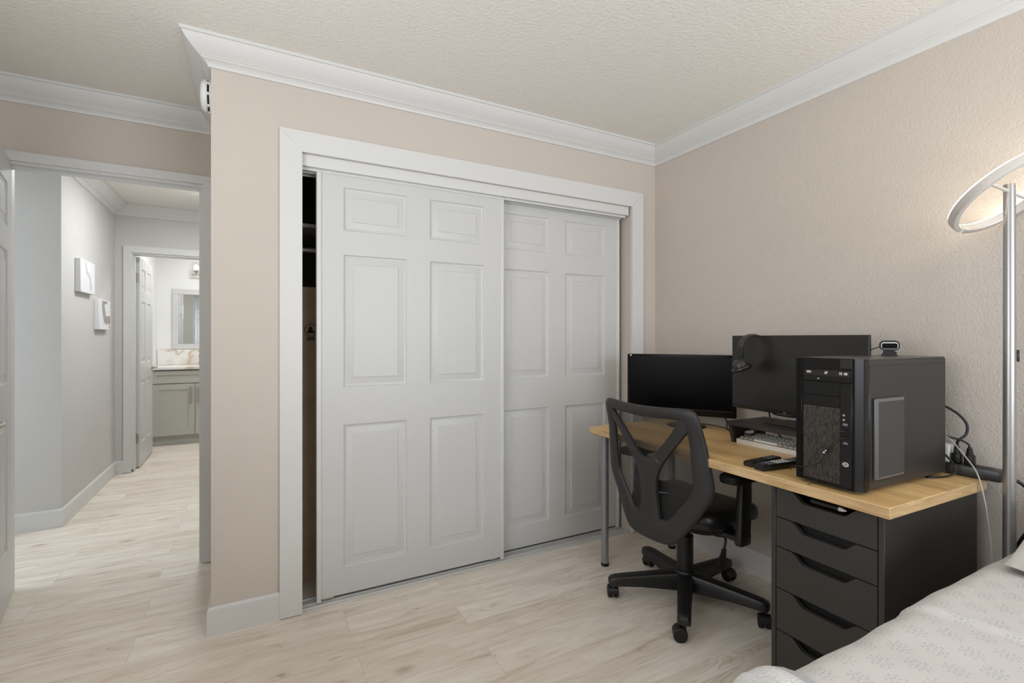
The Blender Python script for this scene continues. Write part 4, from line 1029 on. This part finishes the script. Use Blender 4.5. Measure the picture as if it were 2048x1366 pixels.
# lowest point of the ring, where the seam sits
low = min(range(360), key=lambda k: (e1*math.cos(math.radians(k)) + e2*math.sin(math.radians(k))).z)
sd = math.radians(low + 4)
g = 0.036
sec = [(0.1460, -0.0130), (0.1470, -0.0142), (0.1610, -0.0142), (0.1625, -0.0130), (0.1635, -0.005), (0.1635, 0.0110), (0.1620, 0.0122), (0.1470, 0.0122), (0.1455, 0.0110)]
bm = BM(); ringmesh(bm, sec, sd + 2*g, sd + 2*PI - 2*g, 96); rg = obj('ring_head', bm, RINGM, lamp)
bm = BM(); ringmesh(bm, [(0.1480, 0.0124), (0.1612, 0.0124), (0.1600, 0.0160), (0.1492, 0.0160)], sd + 3*g, sd + 2*PI - 3*g, 96); obj('led_strip', bm, LED, rg, label='glowing strip on the upper face')
bm = BM(); ringmesh(bm, [(0.1475, -0.012), (0.1615, -0.012), (0.1615, 0.010), (0.1475, 0.010)], sd - 2*g, sd + 1.0*g, 4); obj('seam', bm, PLUGW, rg)
bm = BM(); cyl(bm, c - e1*0.1465, c + e1*0.1465, 0.0052, n=14); obj('crossbar', bm, RINGM, lamp)

# ---------------------------------------------------------------- office chair (local: x forward, y left, z up)
ch = thing('office_chair', 'black mesh-back office chair rolled up to the beech desk', 'office chair', (1.760, 1.606, 0), math.radians(3))
star = [math.radians(a - 3) for a in (-138.2, 151.2, 77.1, 6.4, -67.0)]
bm = BM(); lathe(bm, [(0, 0.055), (0.040, 0.055), (0.056, 0.065), (0.058, 0.110), (0.050, 0.128), (0.042, 0.140), (0, 0.140)], n=40); hub = obj('base_hub', bm, CHAIRD, ch)
for a in star:
    d = Vector((math.cos(a), math.sin(a), 0)); s = Vector((-d.y, d.x, 0))
    bm = BM(); rings = []
    for r, zt, zb, wd in ((0.02, 0.134, 0.058, 0.070), (0.06, 0.132, 0.058, 0.068), (0.12, 0.127, 0.062, 0.062), (0.20, 0.120, 0.068, 0.058), (0.29, 0.112, 0.069, 0.056), (0.325, 0.108, 0.068, 0.054), (0.345, 0.102, 0.068, 0.048), (0.352, 0.094, 0.072, 0.038)):
        h = wd/2
        rings.append([d*r + s*u + Vector((0, 0, z)) for u, z in ((-h, zb), (h, zb), (h, zt - 0.012), (h*0.82, zt - 0.003), (h*0.5, zt), (-h*0.5, zt), (-h*0.82, zt - 0.003), (-h, zt - 0.012))])
    loft(bm, rings); obj('base_leg', bm, CHAIRD, ch, angle=35)
    cpos = d*0.330
    rot = a + 1.9 + random.uniform(-0.5, 0.5)
    f = Vector((math.cos(rot), math.sin(rot), 0)); g2 = Vector((-f.y, f.x, 0))
    wc = cpos - f*0.016
    bm = BM(); cyl(bm, cpos + Vector((0, 0, 0.048)), cpos + Vector((0, 0, 0.078)), 0.010, n=14)
    prof = []
    rings = []
    for u in (-0.0255, -0.024, 0.024, 0.0255):
        k = 0.94 if abs(u) > 0.025 else 1.0
        rings.append([wc + g2*u*0.92 + f*(0.029*k*math.cos(q)) + Vector((0, 0, 0.029 + 0.029*k*math.sin(q))) for q in [PI*i/12 for i in range(13)]])
    loft(bm, rings)
    cs_ = obj('caster', bm, CHAIRD, ch)
    for u in (-1, 1):
        bm = BM(); lathe(bm, [(0, -0.0095), (0.024, -0.0095), (0.0275, -0.0065), (0.028, 0.0065), (0.024, 0.0095), (0, 0.0095)], wc + g2*(u*0.0142) + Vector((0, 0, 0.028)), g2, 28); obj('wheel', bm, RUBBER, cs_)
bm = BM(); cyl(bm, (0, 0, 0.135), (0, 0, 0.300), 0.0365, n=32); cyl(bm, (0, 0, 0.30), (0, 0, 0.370), 0.026, n=28); obj('gas_lift', bm, CHAIRD, ch)
bm = BM(); box(bm, (-0.10, -0.075, 0.352), (0.14, 0.075, 0.400), 0.012, 2); box(bm, (-0.21, -0.045, 0.368), (-0.08, 0.045, 0.398), 0.006, 1)
lathe(bm, [(0, 0), (0.030, 0), (0.034, 0.008), (0.030, 0.03), (0, 0.032)], (0.03, -0.155, 0.345), (0, 0, 1), 20); obj('tilt_mechanism', bm, CHAIRD, ch)
bm = BM(); tube(bm, [(0.00, -0.07, 0.372), (0.0, -0.135, 0.368), (0.045, -0.165, 0.340), (0.060, -0.168, 0.322), (0.056, -0.168, 0.300), (0.046, -0.168, 0.275)], 0.0052, 10)
lv = obj('height_lever', bm, CHAIRD, ch)
bm = BM(); prism(bm, [(0.040, 0.282), (0.056, 0.285), (0.058, 0.262), (0.052, 0.238), (0.050, 0.205), (0.040, 0.196), (0.016, 0.206), (0.004, 0.222), (0.018, 0.246), (0.032, 0.262)], lambda u, v, q: (u, q, v), -0.174, -0.162); obj('paddle', bm, CHAIRD, lv)
# seat
bm = BM(); rings = []
for z, k in ((0.395, 0.86), (0.400, 0.93), (0.412, 0.985), (0.435, 1.0), (0.452, 0.985), (0.464, 0.94), (0.471, 0.85), (0.473, 0.6), (0.472, 0.3), (0.471, 0.02)):
    ring = []
    for i in range(64):
        q = 2*PI*i/64
        cx_, sy_ = math.cos(q), math.sin(q)
        e = 0.45
        X = 0.215*k*math.copysign(abs(cx_)**e, cx_); Y = 0.242*k*math.copysign(abs(sy_)**e, sy_)
        zz = z - 0.035*max(0, (X - 0.10)/0.115)**2 + 0.012*abs(Y/0.25)**2 * (1 if z > 0.44 else 0)
        ring.append((X + 0.052, Y, zz))
    rings.append(ring)
loft(bm, rings); obj('seat', bm, LEATHER, ch, angle=60)
bm = BM(); rings = []
for z, k in ((0.372, 0.80), (0.378, 0.88), (0.398, 0.93)):
    rings.append([(0.05 + 0.205*k*math.copysign(abs(math.cos(2*PI*i/48))**0.5, math.cos(2*PI*i/48)), 0.24*k*math.copysign(abs(math.sin(2*PI*i/48))**0.5, math.sin(2*PI*i/48)), z) for i in range(48)])
loft(bm, rings); obj('seat_shell', bm, CHAIRD, ch, angle=60)
# arms
for s in (-1, 1):
    bm = BM(); rings = []
    for z, w_, dpt_ in ((0.355, 0.030, 0.066), (0.362, 0.036, 0.074), (0.395, 0.036, 0.074), (0.400, 0.034, 0.072), (0.55, 0.034, 0.072), (0.608, 0.032, 0.066), (0.618, 0.034, 0.078)):
        rings.append([(0.005 + (z - 0.40)*0.05 + u, s*0.287 + v, z) for u, v in rrect(dpt_, w_, 0.012, 4)])
    loft(bm, rings); box(bm, (-0.02, min(s*0.19, s*0.285), 0.366), (0.05, max(s*0.19, s*0.285), 0.388), 0.004, 1); ar = obj('armrest', bm, CHAIRD, ch)
    bm = BM(); rings = []
    for z, k in ((0.618, 0.86), (0.622, 0.96), (0.640, 1.0), (0.650, 0.96), (0.654, 0.85)):
        rings.append([(0.015 + u*k, s*0.285 + v*k, z) for u, v in rrect(0.250, 0.088, 0.035, 6)])
    loft(bm, rings); obj('arm_pad', bm, RUBBER, ar)

# back
def lerp(tab, z):
    for (za, a), (zb, b_) in zip(tab, tab[1:]):
        if z <= zb: 
            t_ = max(0, (z - za)/(zb - za)); t_ = t_*t_*(3-2*t_)*0.5 + t_*0.5
            return a + (b_ - a)*t_
    return tab[-1][1]
FX = [(0.34, -0.232), (0.48, -0.226), (0.61, -0.236), (0.76, -0.252), (0.93, -0.290)]
def fx(y, z): return lerp(FX, z) + 0.62*y*y
half_o = crom([(0.0, 0.330, 0), (0.085, 0.333, 0), (0.135, 0.352, 0), (0.185, 0.415, 0), (0.245, 0.505, 0), (0.283, 0.570, 0), (0.291, 0.620, 0), (0.283, 0.700, 0), (0.272, 0.800, 0), (0.262, 0.885, 0), (0.245, 0.917, 0), (0.205, 0.924, 0), (0.10, 0.920, 0), (0.0, 0.918, 0)], 6)
half_i = crom([(0.0, 0.432, 0), (0.070, 0.434, 0), (0.100, 0.447, 0), (0.135, 0.490, 0), (0.178, 0.545, 0), (0.205, 0.585, 0), (0.213, 0.625, 0), (0.213, 0.700, 0), (0.211, 0.790, 0), (0.209, 0.845, 0), (0.200, 0.868, 0), (0.165, 0.874, 0), (0.08, 0.871, 0), (0.0, 0.869, 0)], 6)
def mirrored(h): return [(p.x, p.y) for p in h] + [(-p.x, p.y) for p in reversed(h[1:-1])]
oo, ii = mirrored(half_o), mirrored(half_i)
bm = BM(); loops = []
for tt, off in ((0.0, 0.004), (0.02, -0.006), (0.12, -0.013), (0.5, -0.016), (0.85, -0.012), (0.97, -0.006), (1.0, 0.004), (0.9, 0.010), (0.5, 0.012), (0.1, 0.010)):
    lp = []
    for (ya, za), (yb, zb) in zip(oo, ii):
        y, z = ya + (yb - ya)*tt, za + (zb - za)*tt
        lp.append(bm.verts.new((fx(y, z) + off, y, z)))
    loops.append(lp)
n = len(oo)
for a in range(len(loops)):
    A, B = loops[a], loops[(a+1) % len(loops)]
    for j in range(n):
        k = (j+1) % n
        bm.faces.new((A[j], A[k], B[k], B[j]))
obj('back_frame', bm, CHAIRB, ch, angle=55)
# Y-shaped brace
hy = crom([(0.060, 0.418, 0), (0.049, 0.47, 0), (0.044, 0.54, 0), (0.049, 0.60, 0), (0.068, 0.650, 0), (0.115, 0.715, 0), (0.172, 0.785, 0), (0.222, 0.842, 0), (0.238, 0.872, 0), (0.222, 0.892, 0), (0.190, 0.872, 0), (0.140, 0.812, 0), (0.088, 0.752, 0), (0.048, 0.708, 0), (0.022, 0.692, 0), (0.0, 0.689, 0)], 5)
prof = [(p.x, p.y) for p in hy] + [(-p.x, p.y) for p in reversed(hy[:-1])]
bm = BM()
A = [bm.verts.new((0, y, z)) for y, z in prof]
f = bm.faces.new(A)
r = bmesh.ops.inset_region(bm, faces=[f], thickness=0.007, depth=0)
inner = {v for v in f.verts}
bmesh.ops.triangulate(bm, faces=[f])
bmesh.ops.subdivide_edges(bm, edges=[e for e in bm.edges if e.calc_length() > 0.05], cuts=2, use_grid_fill=False)
bmesh.ops.triangulate(bm, faces=list(bm.faces))
outer = set(A)
front = {}
for v in bm.verts:
    edge = v in outer or min((Vector((v.co.y, v.co.z)) - Vector(p)).length for p in prof) < 0.0035
    v.co.x = fx(v.co.y, v.co.z) + (-0.010 if edge else -0.018)
ext = bmesh.ops.extrude_face_region(bm, geom=list(bm.faces))
for v in [g for g in ext['geom'] if isinstance(g, bmesh.types.BMVert)]:
    v.co.x = fx(v.co.y, v.co.z) + 0.006
obj('back_brace', bm, CHAIRB, ch, angle=50)
# mesh fabric stretched inside the frame
bm = BM(); NV, NH = 44, 28
def halfw(z):
    best = 0.0
    for p, q in zip(half_o, half_o[1:]):
        if (p.y - z)*(q.y - z) <= 0 and abs(q.y - p.y) > 1e-6:
            best = max(best, p.x + (q.x - p.x)*(z - p.y)/(q.y - p.y))
    return best
grid = []
for i in range(NV + 1):
    z = 0.372 + (0.908 - 0.372)*i/NV; hw = max(0.02, halfw(z) - 0.028)
    grid.append([bm.verts.new((fx(y, z) + 0.0155 + 0.02*(1 - (y/hw)**2)*math.sin(PI*i/NV), y, z)) for y in [hw*(-1 + 2*j/NH) for j in range(NH + 1)]])
for i in range(NV):
    for j in range(NH): bm.faces.new((grid[i][j], grid[i][j+1], grid[i+1][j+1], grid[i+1][j]))
obj('back_mesh', bm, MESHF, ch, angle=80)
# lumbar support in front of the mesh
bm = BM(); rings = []
for off, k in ((0.042, 0.94), (0.045, 1.0), (0.055, 1.0), (0.058, 0.94)):
    rings.append([(fx(u*k, 0.525 + v*k) + off, u*k, 0.525 + v*k) for u, v in rrect(0.29, 0.105, 0.022, 6)])
loft(bm, rings); lu = obj('lumbar_support', bm, CHAIRD, ch)
bm = BM()
for s in (-1, 1):
    for k in range(4):
        z = 0.498 + k*0.017
        box(bm, (fx(0.09, z) + 0.0385, min(s*0.062, s*0.118), z), (fx(0.09, z) + 0.0425, max(s*0.062, s*0.118), z + 0.006), 0.001, 1)
    cyl(bm, (fx(0.05, 0.52) + 0.0, s*0.05, 0.545), (fx(0.05, 0.52) + 0.042, s*0.075, 0.540), 0.004, n=10)
obj('lumbar_rib', bm, mat('lumbar_rib', (58, 57, 58), 0.4, bump=(300, 0.0002, 2)), lu)

# ---------------------------------------------------------------- bed, bedding
bed = thing('bed', 'bed with a pale mattress, its head against the right wall', 'bed', (1.24, -0.20, 0))
bm = BM(); box(bm, (-0.95, -0.70, 0.10), (0.98, 0.69, 0.32), 0.01, 2); obj('bed_base', bm, BEDW, bed)
bm = BM(); box(bm, (-0.95, -0.70, 0.322), (0.98, 0.69, 0.575), 0.04, 4); obj('mattress', bm, MATTR, bed)
for x in (-0.88, 0.91):
    for y in (-0.62, 0.61):
        bm = BM(); cyl(bm, (x, y, 0), (x, y, 0.10), 0.02, 0.026, 16); obj('leg', bm, BLACK, bed)

BX_0, BX_1, BY_0, BY_1 = 0.34, 2.25, -0.86, 0.492   # inner rectangle of the flat top
def drape(x, y, top, rad, inner=(BX_0, BX_1, BY_0, BY_1)):
    ex = min(0, x - inner[0]) + max(0, x - inner[1]); ey = min(0, y - inner[2]) + max(0, y - inner[3])
    e = math.hypot(ex, ey)
    if e < 1e-9: return Vector((x, y, top))
    dx, dy = ex/e, ey/e
    cx_ = min(max(x, inner[0]), inner[1]); cy_ = min(max(y, inner[2]), inner[3])
    if e < rad*PI/2: o, dz = rad*math.sin(e/rad), rad*(1 - math.cos(e/rad))
    else: o, dz = rad + (e - rad*PI/2)*0.06, rad + (e - rad*PI/2)
    return Vector((cx_ + dx*o, cy_ + dy*o, top - dz))
def wr(x, y):
    a = noise.noise(Vector((x*3.1, y*2.3, 0.3)))*0.010 + noise.noise(Vector((x*8 + y*3, y*6 - x*2, 4.1)))*0.0045
    b_ = 0.004*math.sin(26*(x*0.45 + y*0.9) + 3*noise.noise(Vector((x*3, y*3, 9))))*max(0, noise.noise(Vector((x*2.5, y*2.5, 2.2))) + 0.15)
    return a + b_
def hem(x, y):
    k = x - (1.262 + 0.33*(0.52 - y) + 0.012*noise.noise(Vector((y*6, 1, 3))))
    return k
bm = BM(); NX, NY = 200, 170
xs = [0.02 + (2.25 - 0.02)*i/NX for i in range(NX + 1)]; ys = [-1.25 + (0.86 + 1.25)*j/NY for j in range(NY + 1)]
G = []
for x in xs:
    row = []
    for y in ys:
        p = drape(x, y, 0.624, 0.055)
        k = hem(x, y)
        lift = 0.0055*min(1, max(0, (k + 0.003)/0.006)) + 0.0012*math.exp(-((k - 0.010)/0.010)**2)
        wv = wr(x, y)
        if y > BY_1:
            wv *= 0.8; p.y += 0.006*noise.noise(Vector((x*9, y*2, 1.7))) + 0.4*lift
        p.z += wv + lift
        row.append(bm.verts.new(p))
    G.append(row)
for i in range(NX):
    for j in range(NY): bm.faces.new((G[i][j], G[i+1][j], G[i+1][j+1], G[i][j+1]))
single('duvet', bm, DUVET, 'white duvet with a faint grey flower print spread over the bed', 'duvet', (1.24, -0.20, 0.58), angle=80)

# throw folded over the foot end
bm = BM(); NX, NY = 110, 150
G = []
for i in range(NX + 1):
    u = i/NX; row = []
    for j in range(NY + 1):
        y = -1.10 + (0.74 + 1.10)*j/NY
        edge = 0.806 + 0.10*(0.52 - y) + 0.012*noise.noise(Vector((y*5, 3, 1)))
        x = 0.05 + (edge - 0.05)*u
        p = drape(x, y, 0.624, 0.055); nx = drape(x, y + 0.004, 0.624, 0.055)
        q = max(0, u - 0.93)/0.07
        th = 0.012 + 0.010*(1 - q**3) + 0.008*math.exp(-((u - 0.93)/0.03)**2) + 0.0016*noise.noise(Vector((x*140, y*140, 5)))
        wv = wr(x, y)
        if y > BY_1:
            wv *= 0.8; p.y += 0.006*noise.noise(Vector((x*9, y*2, 1.7)))
        d = (nx - p); d.x = 0; d.normalize()
        p.z += wv + th*max(0.2, d.y); p.y += th*max(0, -d.z) if y > BY_1 else 0
        row.append(bm.verts.new(p))
    G.append(row)
for i in range(NX):
    for j in range(NY):
        f = bm.faces.new((G[i][j], G[i+1][j], G[i+1][j+1], G[i][j+1])); f.material_index = 1 if i > NX*0.95 else 0
single('throw_blanket', bm, [FLEECE, FLEECEG], 'fluffy off-white throw with grey edging across the foot of the bed', 'blanket', (0.5, -0.20, 0.62), angle=80)

# pillow at the head
t = (1.92, 0.085, 0.632)
bm = BM(); N = 40; rows = {}
for s in (1, -1):
    for i in range(N + 1):
        for j in range(N + 1):
            u, v = -1 + 2*i/N, -1 + 2*j/N
            h = max(0.0, (1 - u**4)*(1 - v**4))**0.32
            pu = u*(1 - 0.05*v*v); pv = v*(1 - 0.04*u*u)
            z = (0.092 if s > 0 else -0.020)*h + 0.008*noise.noise(Vector((u*2.2, v*2.2, s)))*h
            key = (i, j, 0 if i in (0, N) or j in (0, N) else s)
            if key not in rows: rows[key] = bm.verts.new((t[0] + 0.315*pu, t[1] + 0.415*pv, t[2] + 0.020 + z))
    K = lambda i, j: rows[(i, j, 0 if i in (0, N) or j in (0, N) else s)]
    for i in range(N):
        for j in range(N):
            q = [K(i, j), K(i+1, j), K(i+1, j+1), K(i, j+1)]
            bm.faces.new(q if s == 1 else q[::-1])
single('pillow', bm, PILLOW, 'plump pale pillow at the head of the bed by the lamp', 'pillow', t, angle=80)
